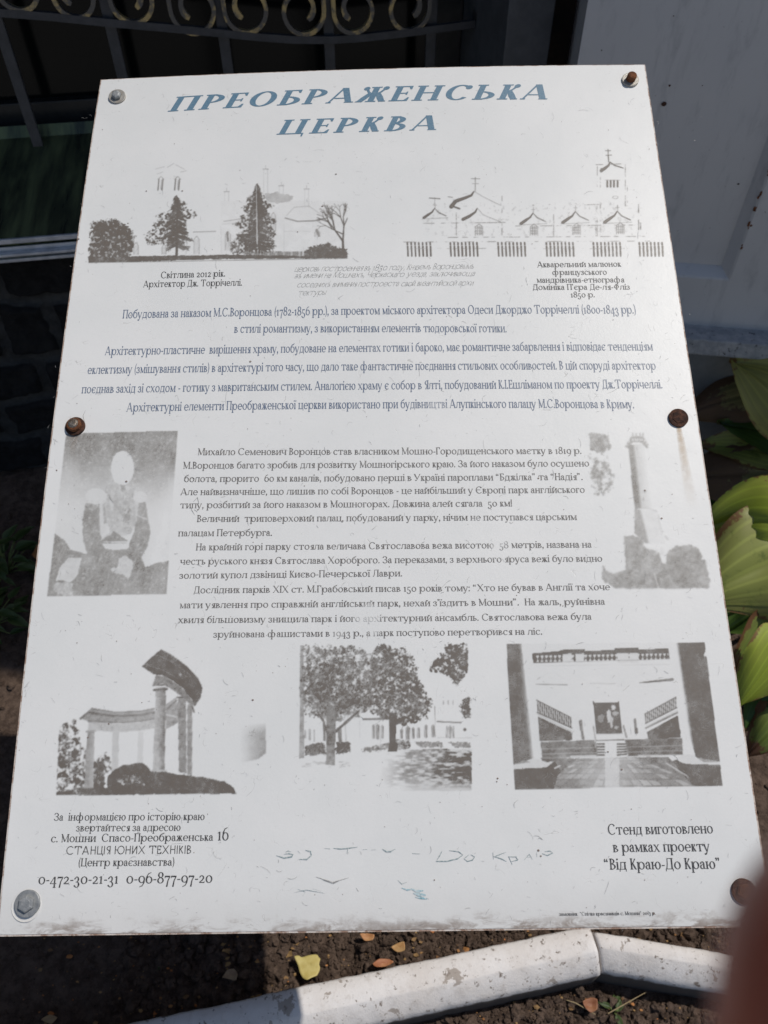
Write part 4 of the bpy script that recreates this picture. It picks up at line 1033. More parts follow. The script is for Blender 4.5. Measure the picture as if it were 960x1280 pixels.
text_mesh('imprint_line', [('замовник  "Спілка краєзнавців с. Мошни" 2013 р.', (699, 1144.7), (820, 1143.4), 4.6)], M_DARK, board)

# ---- printed pictures
print_mesh('printed_picture', [(104, 196), (438, 196), (438, 332), (104, 332)], pic_church, M_PHOTO, board, 0.00055)['label'] = 'faded picture of a church behind spruce trees'
print_mesh('printed_picture', [(500, 180), (834, 180), (834, 324), (500, 324)], pic_drawing, M_PHOTO, board, 0.00055, 1.5)['label'] = 'faded line drawing of a church and fence'
print_mesh('printed_picture', [(56, 536), (224, 536), (224, 748), (56, 748)], pic_portrait, M_PHOTO_WARM, board, 0.0006, .95, 1, .7)['label'] = 'bleached picture of a seated man in uniform'
print_mesh('printed_picture', [(733, 540), (892, 540), (892, 738), (733, 738)], pic_tower, M_PHOTO_WARM, board, 0.0006, 1.0, 2, .8)['label'] = 'bleached picture of a tall round tower'
print_mesh('printed_picture', [(66, 808), (336, 808), (336, 998), (66, 998)], pic_colonnade, M_PHOTO, board, 0.0006, .92, 1, .6)['label'] = 'faded picture of a curved colonnade'
print_mesh('printed_picture', [(370, 802), (594, 802), (594, 992), (370, 992)], pic_park, M_PHOTO, board, 0.0005, .98, 1, .7)['label'] = 'faded picture of two big trees before a building'
print_mesh('printed_picture', [(628, 798), (908, 798), (908, 990), (628, 990)], pic_hall, M_PHOTO, board, 0.0005, .92, 1, .6)['label'] = 'faded picture of a staircase hall with columns'

# ---- rubbed out marker writing, scratches, stains
def strokes(name, items, mat, h=0.0004):
    """items: (list of px points, width in mm)"""
    V, Fc = [], []
    for pts, w in items:
        A = np.array([ab(*p) for p in pts]); n = len(A); i0 = len(V)
        for i in range(n):
            d = A[min(i + 1, n - 1)] - A[max(i - 1, 0)]; d = d / (np.linalg.norm(d) or 1)
            k = w / 1000 / 2 * (0.35 if i in (0, n - 1) else 1)
            for sgn in (1, -1):
                q = A[i] + np.array([-d[1], d[0]]) * k * sgn; V.append(surf(q[0], q[1], h))
        Fc += [(i0 + 2 * i, i0 + 2 * i + 1, i0 + 2 * i + 3, i0 + 2 * i + 2) for i in range(n - 1)]
    return mesh_obj(name, V, Fc, mat, board, BASE)

M_MARK = m_ink('rubbed_teal_marker', srgb(96, 128, 134), (0.9, 0.5), strength=0.85)
mz = lambda pts: [(330 + x / 2.461, 1040 + y / 2.461) for x, y in pts]
mk = [(mz(p), w) for p, w in [
    ([(38, 72), (62, 80), (86, 76), (90, 70), (78, 66), (62, 68)], 1.0), ([(66, 62), (74, 58), (84, 60)], .5), ([(108, 84), (132, 84), (146, 72), (144, 60), (128, 56)], 1.1), ([(104, 58), (112, 66)], .6),
    ([(186, 50), (204, 52)], .6), ([(214, 50), (236, 52), (258, 50), (288, 46)], .9), ([(258, 50), (256, 66)], 1.0), ([(304, 54), (318, 53)], .5), ([(330, 55), (344, 54)], .5), ([(364, 52), (376, 60), (390, 60), (404, 52)], 1.0),
    ([(456, 66), (480, 67)], .9), ([(548, 58), (540, 74), (530, 90), (562, 90), (596, 82), (612, 70), (598, 60), (570, 57)], .8), ([(630, 70), (616, 82), (626, 90), (642, 86), (648, 76), (636, 69)], .8),
    ([(704, 62), (706, 84)], .8), ([(744, 62), (708, 76), (730, 82), (746, 90)], .8), ([(752, 74), (764, 100)], 1.0), ([(752, 76), (776, 76), (780, 86), (762, 90)], .8), ([(800, 86), (816, 68), (826, 84)], .6), ([(806, 78), (824, 76)], .4), ([(838, 62), (840, 76)], .6), ([(856, 66), (872, 72), (888, 64), (880, 58), (864, 60)], .8),
    ([(94, 186), (130, 178), (186, 188)], .4), ([(104, 176), (128, 184), (120, 196)], .4), ([(150, 174), (176, 182)], .3), ([(412, 148), (424, 160), (440, 154)], .5)]]
for k_ in mk: strokes('rubbed_stroke', [k_], M_MARK)
M_TEAL = m_ink('teal_paint_smear', srgb(120, 176, 190), (0.6, 0.6), strength=0.9)
strokes('paint_smear', [(mz(p), w) for p, w in [([(424, 172), (442, 178), (456, 176)], 1.2), ([(452, 174), (470, 182), (490, 180)], 2.0), ([(460, 188), (476, 192), (498, 194)], 2.6), ([(466, 200), (482, 202), (502, 206)], 1.8), ([(478, 184), (484, 206)], 2.0)]], M_TEAL)
M_SCR = m_ink('dark_scratch', srgb(104, 102, 100), (0.5, 0.4), strength=0.8)
M_SPOT = m_ink('brown_spot', srgb(96, 66, 42), (0.2, 0.2), strength=0.9)
rs = random.Random(11); it = []
for k in range(900):
    x, y = rs.uniform(20, 930), rs.uniform(110, 1160)
    if not (40 + (700 - y) * .12 < x < 870 + (y - 500) * .13): continue
    a0 = rs.uniform(0, 6.28); L = rs.expovariate(1 / 3.6) + 2; cv = rs.uniform(-.7, .7); p = [(x, y)]
    for j in range(5):
        x += math.cos(a0) * L / 5; y += math.sin(a0) * L / 5; a0 += cv * rs.uniform(.2, 1.0); p.append((x, y))
    it.append((p, rs.choice([.12, .15, .18, .25])))
it += [([(395, 1096), (416, 1103), (436, 1097)], .7), ([(404, 1100), (417, 1104), (424, 1101)], .9), ([(242, 627), (247, 622), (249, 630)], .8), ([(243, 637), (247, 640)], .9), ([(238, 632), (240, 638), (244, 644)], .4), ([(32, 858), (37, 852)], .8), ([(30, 860), (35, 857)], .6), ([(385, 767), (392, 775)], .4), ([(107, 513), (104, 520), (106, 528)], .4), ([(95, 545), (91, 552), (88, 556)], .6), ([(93, 550), (96, 560)], .5)]
strokes('scratches', it, M_SCR)['kind'] = 'stuff'
it = []
for x, y, r in [(420, 218, 1.6), (403, 258, 1.8), (98, 299, 2.2), (228, 239, 1.6), (71, 588, 1.4), (673, 598, 1.6), (313, 452, 2.0), (313, 370, .8), (372, 290, 1.2), (673, 1063, 2), (676, 1070, 1.6), (543, 1100, 1.2), (817, 1142, 1.5), (806, 613, 1.6), (827, 648, 1.8), (158, 602, 2.0), (760, 940, 1.4), (777, 962, 1.8), (316, 875, 1.8), (136, 905, 1.6), (110, 922, 1.6), (86, 630, .9), (622, 973, 1.6), (621, 977, 1.2), (183, 239, 1.4), (300, 213, .9), (840, 618, .9), (866, 648, .8)] + [(rs.uniform(60, 880), rs.uniform(130, 1140), rs.choice([.5, .6, .7, .9])) for _ in range(120)]:
    n = 5; g = rs.uniform(0, 3); it.append(([(x - r * .7, y + rs.uniform(-.3, .3)), (x, y), (x + r * .7, y + rs.uniform(-.4, .4))], r * 1.1 * .85))
strokes('spots', it, M_SPOT)['kind'] = 'stuff'
# rust streaks below the middle bolts
def streak(name, pts, w0, w1, color, st):
    t = NT('rust_stain'); c, hair = paper_color(t); paper_bump(t, hair)
    f = t.math('MULTIPLY', t.attr('ink'), t.ramp(t.noise(160, 4, 0.6), 0.3, 0.6, 0.5, 1.0))
    m = t.done(color, 0.42); t.l.new(f, t.b.inputs['Alpha'])
    A = np.array([ab(*p) for p in pts]); V, Fc, ink = [], [], []; K = 7; n = 24
    for i in range(n):
        u = i / (n - 1); k = u * (len(A) - 1); j = min(int(k), len(A) - 2); c0 = A[j] + (A[j + 1] - A[j]) * (k - j)
        w = (w0 + (w1 - w0) * u) / 1000
        for q in range(K):
            e = q / (K - 1) * 2 - 1
            V.append(surf(c0[0] + e * w / 2, c0[1], 0.00018)); ink.append(st * (1 - e * e) * (1 - u) ** 1.3)
    for i in range(n - 1):
        for q in range(K - 1): Fc.append((i * K + q, i * K + K + q, i * K + K + q + 1, i * K + q + 1))
    o = mesh_obj(name, V, Fc, m, board, BASE)
    at = o.data.attributes.new('ink', 'FLOAT', 'POINT'); at.data.foreach_set('value', ink)
streak('rust_streak', [(848, 532), (851, 550), (856, 580), (862, 615), (868, 640)], 5.0, 14, (0.50, 0.33, 0.16), 0.62)
streak('rust_streak', [(94, 542), (92, 556), (90, 575)], 9, 5, (0.42, 0.34, 0.27), 0.5)
# ------------------------------------------------------------------ ground
M = NT('dark_garden_soil')
c1 = M.mix(M.ramp(M.noise(45, 6, 0.7), 0.35, 0.65), (0.076, 0.051, 0.038), (0.165, 0.116, 0.088))
c1 = M.mix(M.ramp(M.noise(300, 4, 0.7), 0.55, 0.75), c1, (0.18, 0.13, 0.098))
c1 = M.mix(M.ramp(M.noise(160, 3, 0.7), 0.62, 0.72), c1, (0.02, 0.014, 0.011))
M.bump(M.math('ADD', M.noise(140, 6, 0.72), M.math('MULTIPLY', M.noise(500, 4, 0.7), 0.4)), 0.9, 0.008)
M_SOIL = M.done(c1, 0.95, spec=0.2)
# kerb stones are placed first because the soil meets them
KZ, KC = 0.10, 0.073                      # top and lower edge of the chamfer
def line_at(p, q, z): return at_z(*p, z), at_z(*q, z)
def ground_height(x, y):
    return (fbm(x * 100, y * 100, 9, 5, 4) - .5) * .036 + (fbm(x * 100, y * 100, 2.2, 8, 3) - .5) * .012 + (fbm(x * 100, y * 100, 1.1, 9, 2) - .5) * .008 + (fbm(x * 100, y * 100, 60, 3, 2) - .5) * .03
xs = np.concatenate([np.linspace(-40, -1.4, 14)[:-1], np.linspace(-1.4, -.62, 30)[:-1], np.linspace(-.62, .8, 400)[:-1], np.linspace(.8, 1.8, 30)[:-1], np.linspace(1.8, 40, 14)])
ys = np.concatenate([np.linspace(-40, -.3, 14)[:-1], np.linspace(-.3, .12, 14)[:-1], np.linspace(.12, .46, 120)[:-1], np.linspace(.46, 1.5, 74)[:-1], np.linspace(1.5, 2.5, 6)[:-1], np.linspace(2.5, 60, 14)])
gx, gy = np.meshgrid(xs, ys)
near = np.clip(1 - np.hypot(gx / 2, (gy - .8) / 2), 0, 1) ** .5
gz = ground_height(gx, gy) * near
nx, ny = len(xs), len(ys)
V = np.stack([gx, gy, gz], -1).reshape(-1, 3)
F = [(j * nx + i, j * nx + i + 1, (j + 1) * nx + i + 1, (j + 1) * nx + i) for j in range(ny - 1) for i in range(nx - 1)]
mesh_obj('ground', V, F, M_SOIL, None, (0, 0, 0), True)['kind'] = 'structure'

# unseen pale paving, added to bounce sunlight onto the facade
pv = mat_plain('pale_bounce_paving', (0.42, 0.40, 0.37), (0.50, 0.48, 0.45), 3, 0.9, 0, 0.4, 0.004)
V = [(-14, -9, .045), (14, -9, .045), (14, -.30, .045), (-14, -.30, .045)]
V += [(x, y, -.1) for x, y, z in V]
mesh_obj('path', V, [(0, 1, 2, 3), (3, 2, 6, 7), (0, 4, 5, 1), (1, 5, 6, 2), (0, 3, 7, 4)], pv)['kind'] = 'structure'

# ------------------------------------------------------------------ white painted kerb stones
t = NT('flaking_white_kerb_paint')
c1 = t.mix(t.ramp(t.noise(14, 5, 0.6), 0.3, 0.7), (0.70, 0.655, 0.62), (0.78, 0.75, 0.73))
c1 = t.mix(t.math('MULTIPLY', t.ramp(t.noise(60, 6, 0.75), 0.50, 0.66), 0.42), c1, (0.52, 0.47, 0.43))
c1 = t.mix(t.ramp(t.noise(22, 6, 0.7, 0.4), 0.60, 0.612), c1, (0.40, 0.35, 0.31))
c1 = t.mix(t.ramp(t.noise(90, 4, 0.7, 0.3), 0.60, 0.66), c1, (0.24, 0.20, 0.17))
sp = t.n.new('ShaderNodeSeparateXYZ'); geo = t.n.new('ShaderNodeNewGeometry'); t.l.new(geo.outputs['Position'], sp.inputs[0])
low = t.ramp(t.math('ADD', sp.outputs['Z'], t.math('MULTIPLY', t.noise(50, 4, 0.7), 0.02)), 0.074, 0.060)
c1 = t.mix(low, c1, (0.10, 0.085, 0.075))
t.bump(t.math('ADD', t.noise(60, 6, 0.7), t.math('MULTIPLY', t.noise(240, 4, 0.7), 0.5)), 0.32, 0.003)
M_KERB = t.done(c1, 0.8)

def kerb(label, back, ridge, low_, s0, s1, cut=None, cut_start=False):
    """each of back / ridge / low_: two pixels on that edge; s0, s1 start and end along the stone (m)"""
    e0, e1 = line_at(*back, KZ); r0, r1 = line_at(*ridge, KZ); l0, l1 = line_at(*low_, KC)
    d = (e1 - e0)[:2]; d /= np.linalg.norm(d); n = np.array([d[1], -d[0]])
    off = lambda P, Q: float(np.dot((P + Q)[:2] / 2 - e0[:2], n))
    wr, wl = off(r0, r1), off(l0, l1)
    cs = lambda w: 0.0
    if cut:                                   # slanted end where two stones meet
        ca, cb = at_z(*cut[0], KZ), at_z(*cut[1], KC)
        sa_, sb_c = float(np.dot((ca - e0)[:2], d)), float(np.dot((cb - e0)[:2], d))
        if cut_start: s0 = sa_
        else: s1 = sa_
        cs = lambda w: (sb_c - sa_) * w / wl
    nseg = int((s1 - s0) / .006); prof = [(0.002, -.1), (0.0, KZ - .006), (0.0035, KZ - .0008), (wr * .5, KZ + .0006), (wr - .0015, KZ), (wr + .0015, KZ - .0015), ((wr + wl) / 2, (KZ + KC) / 2), (wl - .003, KC + .003), (wl + .0015, KC - .006), (wl + .002, -.1)]
    V, F = [], []
    dirv = np.array([d[0], d[1], 0]); nv = np.array([n[0], n[1], 0])
    for i in range(nseg + 1):
        s_ = s0 + (s1 - s0) * i / nseg
        endr = min(1, min(i, nseg - i) / 1.5)
        for k, (w, z) in enumerate(prof):
            fr = (1 - i / nseg) if cut_start else i / nseg
            P = e0 * np.array([1, 1, 0]) + dirv * (s_ + cs(w) * max(0, fr * 8 - 7)) + nv * w + np.array([0, 0, z])
            if z > 0:
                q = mnoise.noise(Vector(P) * 60) * .0011 + mnoise.noise(Vector(P) * 14) * .0011
                if k <= 3: q *= 1.3
                P = P + nv * q * (1 if k != 4 else .3) + np.array([0, 0, q * .5 - (1 - endr) * .0008])
            V.append(P)
    m = len(prof)
    for i in range(nseg):
        for k in range(m - 1): F.append((i * m + k, i * m + k + 1, (i + 1) * m + k + 1, (i + 1) * m + k))
        F.append((i * m + m - 1, i * m, (i + 1) * m, (i + 1) * m + m - 1))
    F.append(list(range(m))[::-1]); F.append([nseg * m + k for k in range(m)])
    ob = mesh_obj('kerb_stone', V, F, M_KERB, None, (e0[0], e0[1], 0), True)
    ob.data.polygons.foreach_set('use_smooth', [len(p.vertices) == 4 for p in ob.data.polygons])
    return tag(ob, label, 'kerb stone', 'white kerb stones round the bed'), e0, d, wl
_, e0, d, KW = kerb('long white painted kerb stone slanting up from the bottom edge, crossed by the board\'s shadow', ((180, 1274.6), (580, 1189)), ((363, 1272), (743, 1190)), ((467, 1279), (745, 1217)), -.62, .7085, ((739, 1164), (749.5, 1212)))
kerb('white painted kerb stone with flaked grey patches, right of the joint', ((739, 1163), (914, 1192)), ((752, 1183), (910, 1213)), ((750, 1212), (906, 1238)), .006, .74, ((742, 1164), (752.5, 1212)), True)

# ------------------------------------------------------------------ the building: window bay on the left
def plane_axes(p, ang):
    d_ = np.array([math.cos(ang), math.sin(ang), 0.0]); n_ = np.array([d_[1], -d_[0], 0.0])   # n_ faces the camera
    return np.array(p, float), d_, n_
WL, DL, NL = plane_axes((-0.70, 1.5, 0), R_(9.5))
def L(s_, z, out=0.0): return WL + DL * s_ + NL * out + np.array([0, 0, z])
def sL(x, y, out=0.0):
    P = at_plane(x, y, WL + NL * out, NL); return float(np.dot(P - WL, DL)), float(P[2])
RL = Matrix((Vector(DL), Vector(-NL), Vector((0, 0, 1)))).transposed()
def boxL(bm, s0, s1, z0, z1, o0, o1, bev=0.0):
    add_box(bm, L((s0 + s1) / 2, (z0 + z1) / 2, (o0 + o1) / 2), (s1 - s0, abs(o1 - o0), z1 - z0), RL, bev)

bpos = tuple(L(-.4, 0, -.2))
bld = empty('stone_building', bpos, 'dark stone building with a barred window above a metal sill, behind the board', 'building')
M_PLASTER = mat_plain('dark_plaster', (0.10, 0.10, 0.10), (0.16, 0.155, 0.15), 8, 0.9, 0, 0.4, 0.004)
s_post0, _ = sL(633, 40); s_post1, _ = sL(690, 40)
zs_front = sL(50, 292)[1]
bm = bmesh.new()
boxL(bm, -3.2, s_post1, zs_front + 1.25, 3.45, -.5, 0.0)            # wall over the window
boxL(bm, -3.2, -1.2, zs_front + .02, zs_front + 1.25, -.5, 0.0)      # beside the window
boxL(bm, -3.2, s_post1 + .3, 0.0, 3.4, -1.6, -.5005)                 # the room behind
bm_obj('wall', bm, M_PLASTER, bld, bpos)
# rubble stone footing
M_ = NT('dark_rubble_stone')
st = M_.attr('stone')
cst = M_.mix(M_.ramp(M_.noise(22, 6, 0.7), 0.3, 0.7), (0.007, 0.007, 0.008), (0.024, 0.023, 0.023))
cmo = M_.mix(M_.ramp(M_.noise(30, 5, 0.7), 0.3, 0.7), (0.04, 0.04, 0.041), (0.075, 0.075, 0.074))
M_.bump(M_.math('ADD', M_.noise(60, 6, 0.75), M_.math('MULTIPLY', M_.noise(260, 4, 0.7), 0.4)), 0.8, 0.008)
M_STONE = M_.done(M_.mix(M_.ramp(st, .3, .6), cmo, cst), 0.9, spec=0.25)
sa, sb_ = -2.2, s_post1
zb = [0.0, .13, sL(40, 502, -.02)[1], sL(40, 452, -.02)[1], sL(40, 378, -.02)[1], zs_front - .015]
zb = sorted(zb)
uu = np.concatenate([np.linspace(sa, -.5, 60)[:-1], np.linspace(-.5, .25, 150)[:-1], np.linspace(.25, sb_, 60)]); ww = np.linspace(-.02, zs_front - .03, 140)
gu, gw = np.meshgrid(uu, ww)
du = gu + (fbm(gu * 100, gw * 100, 7, 71) - .5) * .05; dw = gw + (fbm(gu * 100, gw * 100, 8, 72) - .5) * .04
d_edge = np.full(gu.shape, 9.0); rr = random.Random(5)
for z0, z1 in zip(zb, zb[1:]):
    cuts = [sa - .1]
    while cuts[-1] < sb_ + .1: cuts.append(cuts[-1] + rr.uniform(.13, .28))
    if abs(z0 - zb[3]) < 1e-6: cuts = [c - min(cuts, key=lambda q: abs(q - sL(68, 410, -.02)[0])) + sL(68, 410, -.02)[0] for c in cuts]
    inside = (dw >= z0) & (dw < z1)
    de = np.minimum(dw - z0, z1 - dw)
    for c in cuts: de = np.minimum(de, np.abs(du - c))
    d_edge = np.where(inside, de, d_edge)
d_edge = np.where(d_edge > 8, 0, d_edge)
mask = sst(d_edge, .008, .022)
rel = mask * (.018 + .02 * (fbm(gu * 100, gw * 100, 5, 73) - .4)) + (fbm(gu * 100, gw * 100, 2.2, 74) - .5) * .006
P = WL + gu[..., None] * DL + gw[..., None] * np.array([0, 0, 1.0]) + (rel - .045)[..., None] * NL
nu = len(uu); V = P.reshape(-1, 3)
F = [(j * nu + i, j * nu + i + 1, (j + 1) * nu + i + 1, (j + 1) * nu + i) for j in range(len(ww) - 1) for i in range(nu - 1)]
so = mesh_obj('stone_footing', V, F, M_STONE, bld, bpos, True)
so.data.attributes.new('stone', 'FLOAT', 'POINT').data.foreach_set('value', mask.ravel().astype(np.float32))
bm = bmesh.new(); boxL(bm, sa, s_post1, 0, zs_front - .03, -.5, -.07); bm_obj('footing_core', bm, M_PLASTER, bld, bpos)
# window sill: sloping sheet with a bright folded lip and a channel below
t = NT('dark_sheet_metal_sill')
refl_streaks = t.noise(24, 4, 0.6, 0.3, None, (1, .15, .15))
c1 = t.mix(t.ramp(refl_streaks, .35, .7), (0.05, 0.06, 0.045), (0.20, 0.24, 0.12))  # green streaks are reflected greenery painted into the sheet's colour
t.bump(t.noise(12, 3, 0.5), 0.3, 0.01)
M_SILL = t.done(c1, t.ramp(refl_streaks, .3, .7, .22, .5), 0.55)
M_LIP = mat_plain('bright_zinc_lip', (0.62, 0.64, 0.68), (0.46, 0.48, 0.52), 40, 0.38, 0.3, 0.2, 0.001)
sx0, sx1 = -1.2, s_post0 + .02
zback = sL(30, 172, -.27)[1]
def slab(name, mat, pts, thick):
    """pts: (out, z) front to back, extruded along the wall"""
    V = []; F = []
    for s_ in (sx0, sx1):
        for o_, z in pts: V.append(L(s_, z, o_))
        for o_, z in pts: V.append(L(s_, z - thick, o_))
    n = len(pts); m = 2 * n
    for i in range(n - 1):
        F += [(i, i + 1, m + i + 1, m + i), (n + i, m + n + i, m + n + i + 1, n + i + 1)]
    F += [(0, m, m + n, n), (n - 1, 2 * n - 1, m + 2 * n - 1, m + n - 1)]
    F += [tuple(range(n)) + tuple(range(2 * n - 1, n - 1, -1)), tuple(m + i for i in range(n - 1, -1, -1)) + tuple(m + n + i for i in range(n))]
    return mesh_obj(name, V, F, mat, bld, bpos)
sill = slab('window_sill', M_SILL, [(.012, zs_front), (-.02, zs_front + .010), (-.27, zback), (-.285, zback + .02)], .004)
for z0, z1, o0, o1 in ((zs_front - .008, zs_front + .002, .0125, .019), (zs_front - .033, zs_front - .027, .006, .026), (zs_front - .027, zs_front - .018, .008, .012), (zs_front - .047, zs_front - .040, .004, .022)):
    bm = bmesh.new(); boxL(bm, sx0, sx1, z0, z1, o0, o1, .0012); lp = bm_obj('metal_lip', bm, M_LIP, sill, bpos)
bm = bmesh.new(); boxL(bm, sx0, sx1, zs_front - .040, zs_front - .033, .0, .012); bm_obj('channel', bm, M_SILL, sill, bpos)
bm = bmesh.new(); boxL(bm, sx0, sx1, zs_front - .027, zs_front - .004, -.03, .004); bm_obj('sill_core', bm, M_SILL, sill, bpos)
# window behind the grille
M_FRAME = mat_plain('dark_grey_frame_paint', (0.062, 0.066, 0.074), (0.085, 0.09, 0.10), 25, 0.55, 0, 0.3, 0.002)
win = None
bm = bmesh.new(); boxL(bm, -1.2, s_post0, zback - .02, zback + .05, -.38, -.33, .003); boxL(bm, -1.2, s_post0, zback + 1.0, zback + 1.1, -.38, -.33, .003); boxL(bm, -1.2, -1.1, zback, zback + 1.05, -.38, -.33, .003); boxL(bm, s_post0 - .06, s_post0 - .001, zback, zback + 1.05, -.379, -.331, .003)
win = bm_obj('window', bm, mat_plain('black_window_frame', (0.012, 0.012, 0.013), (0.022, 0.022, 0.022), 20, 0.5), bld, bpos)
t = NT('dark_window_glass'); M_GLASS = t.done((0.004, 0.005, 0.005), 0.12, 0.0, 0.12)
bm = bmesh.new(); boxL(bm, -1.1, s_post0 - .06, zback + .04, zback + 1.02, -.36, -.354); bm_obj('pane', bm, M_GLASS, win, bpos)
# jamb post at the right of the window
bm = bmesh.new(); boxL(bm, s_post0, s_post1, zs_front - .05, zs_front + 1.25, -.40, -.002, .003); bm_obj('jamb', bm, M_FRAME, bld, bpos)
bm = bmesh.new(); boxL(bm, s_post1 + .001, s_post1 + .3, 0, 3.45, -.45, -.09, 0); bm_obj('corner_wall', bm, mat_plain('black_brown_corner', (0.02, 0.018, 0.016), (0.045, 0.03, 0.022), 20, 0.9), bld, bpos)

# ------------------------------------------------------------------ wrought iron grille
t = NT('black_iron_with_worn_gilding')
gd = t.ramp(t.noise(30, 5, 0.65), 0.46, 0.60)
M_IRON = mat_plain('black_painted_iron', (0.040, 0.042, 0.048), (0.058, 0.06, 0.068), 30, 0.5, 0.1, 0.3, 0.001)
t.bump(t.noise(200, 5, 0.7), 0.4, 0.001)
M_GILT = t.done(t.mix(gd, (0.11, 0.105, 0.10), (0.46, 0.35, 0.16)), 0.42, 0.35)
OG = -.245
gpos = tuple(L(-.2, 0, OG))
gr = empty('window_grille', gpos, 'black wrought iron window grille with gilded scrolls over a sagging rail', 'window grille')
SC = 1.0
def gl(x, y, dout=0.0): 
    s_, z = sL(x, y, OG); return Vector(L(s_, z, OG + dout))
for xa, ya, xb, yb in ((-138, 40, -70, 172), (0, 30, 42, 168), (129, 0, 155, 97), (272, 0, 287, 92), (410, 0, 412, 85), (540, 0, 537.5, 83)):
    a_ = sL(xa, ya, OG); b_ = sL(xb, yb, OG); s_ = (a_[0] + b_[0]) / 2
    bm = bmesh.new(); boxL(bm, s_ - .011, s_ + .011, zback - .01, zback + 1.0, OG - .005, OG + .005, .0015); bm_obj('bar', bm, M_IRON, gr, gpos)
rail = [(-330, 48), (-200, 10), (-67, 6), (0, 12.7), (67, 18), (133, 25), (200, 31), (267, 37.5), (320, 43), (365, 46.5), (412, 47), (455, 44), (503, 38.5), (550, 32.5), (595, 26.5), (634, 20)]
bm = bmesh.new(); add_tube(bm, [gl(*p, .012) for p in rail], 1, flat=(tuple(NL), .012, .014)); bm_obj('rail', bm, M_IRON, gr, gpos)
bm = bmesh.new(); sE, zE = sL(628, 20, OG); boxL(bm, sE - .018, s_post0 + .0, zE - .018, zE + .018, OG - .01, OG + .03, .002); bm_obj('bracket', bm, M_IRON, gr, gpos)
for z in (.985, .62): 
    bm = bmesh.new(); boxL(bm, -1.19, s_post0 - .001, zback + z, zback + z + .022, OG - .016, OG - .006, .002); bm_obj('crossbar', bm, M_IRON, gr, gpos)
def scroll(cx, cy, r, side):
    """side -1: straight limb on the left, curl turning in on the right"""
    s0_, z0_ = sL(cx, cy, OG); rr_ = abs(sL(cx + r, cy, OG)[0] - s0_)
    P = []
    for k in range(5): P.append((side * -1 * -1 * 0 + side * rr_, .16 - .032 * k))
    P = [(side * rr_ * (1 - .5 * ((.16 - z) < .0)), z) for _, z in P]
    for k in range(0, 15): 
        g = math.pi * k / 14; P.append((side * rr_ * math.cos(g), -rr_ * math.sin(g)))
    for k in range(1, 16):
        g = math.pi + math.pi * 1.25 * k / 15; q = rr_ * (1 - .5 * k / 15)
        P.append((side * (q * math.cos(g) - (rr_ - q) * .35), -q * math.sin(g)))
    bm = bmesh.new()
    W_ = [1.0] * (len(P) - 6) + [1.05, 1.15, 1.3, 1.4, 1.3, .9]
    add_tube(bm, [L(s0_ + a_, z0_ + b_, OG + .011) for a_, b_ in P], W_, flat=(tuple(NL), .012, .0085))
    bm_obj('scroll', bm, M_GILT, gr, gpos)
for a_ in ((-125, -26, 25, 1), (-52, -24, 26, -1), (21, -18, 26, 1), (92, -8, 25, -1), (164, -3, 26, 1), (240, 9, 27, -1), (306, 9, 26, -1), (379, 12, 25, 1), (440, 11, 24, -1), (511, 8, 24, 1)): scroll(*a_)

# ------------------------------------------------------------------ grey panelled metal front on the right
PANG = R_(-8)
WR, DR, NR = plane_axes(at_Y(730, 40, 1.5) * np.array([1, 1, 0]), PANG)
RR = Matrix((Vector(DR), Vector(-NR), Vector((0, 0, 1)))).transposed()
def Rr(s_, z, out=0.0): return WR + DR * s_ + NR * out + np.array([0, 0, z])
def sR(x, y, out=0.0):
    P = at_plane(x, y, WR + NR * out, NR); return float(np.dot(P - WR, DR)), float(P[2])
def boxR(bm, s0, s1, z0, z1, o0, o1, bev=0.0):
    add_box(bm, Rr((s0 + s1) / 2, (z0 + z1) / 2, (o0 + o1) / 2), (s1 - s0, abs(o1 - o0), z1 - z0), RR, bev)
END = 1.22; HW = 3.45  # unseen top and end shaped to shade the left bed and spare the board
rpos = tuple(Rr(.6, 0, -.2))
pw = empty('panelled_front', rpos, 'grey painted metal panel front with rust spots, beside the window', 'building front')
t = NT('grey_painted_metal')
c1 = t.mix(t.ramp(t.noise(3.5, 4, 0.55), 0.3, 0.7), (0.50, 0.50, 0.515), (0.55, 0.545, 0.55))
c1 = t.mix(t.math('MULTIPLY', t.ramp(t.noise(9, 6, 0.7, .4, None, (4, 4, 1)), 0.5, 0.75), .35), c1, (0.20, 0.21, 0.23))
c1 = t.mix(t.math('MULTIPLY', t.ramp(t.voro(11), 0.09, 0.05), t.ramp(t.noise(5, 2), 0.5, 0.56)), c1, (0.055, 0.035, 0.03))
c1 = t.mix(t.math('MULTIPLY', t.ramp(t.noise(120, 5, .7), .66, .72), .6), c1, (0.10, 0.07, 0.06))
t.bump(t.math('ADD', t.noise(14, 4, 0.6), t.math('MULTIPLY', t.noise(160, 4, 0.7), 0.12)), 0.25, 0.004)
M_PANEL = t.done(c1, 0.42)
sC, zC = sR(912, 351)
_, zl0 = sR(858, 413, .03); _, zl1 = sR(858, 441, .05)
REC = .022; BV_ = .020
bm = bmesh.new(); boxR(bm, 0, END, .3, HW, -1.2, -REC - .001); bm_obj('panel_leaf', bm, M_PANEL, pw, rpos)
def frame_strip(name, pts, ax0, ax1, along):
    """profile pts (across, out) extruded between ax0 and ax1"""
    V, F = [], []
    n = len(pts)
    for j, a_ in enumerate((ax0, ax1)):
        for c_, o_ in pts:
            a2 = a_(c_) if callable(a_) else a_
            V.append(Rr(a2, c_, o_) if along == 's' else Rr(c_, a2, o_))
    for i in range(n): F.append((i, (i + 1) % n, n + (i + 1) % n, n + i))
    F += [tuple(range(n))[::-1], tuple(range(n, 2 * n))]
    bm = bmesh.new(); vv = [bm.verts.new(v) for v in V]
    for f in F: bm.faces.new([vv[i] for i in f])
    return bm_obj(name, bm, M_PANEL, pw, rpos)
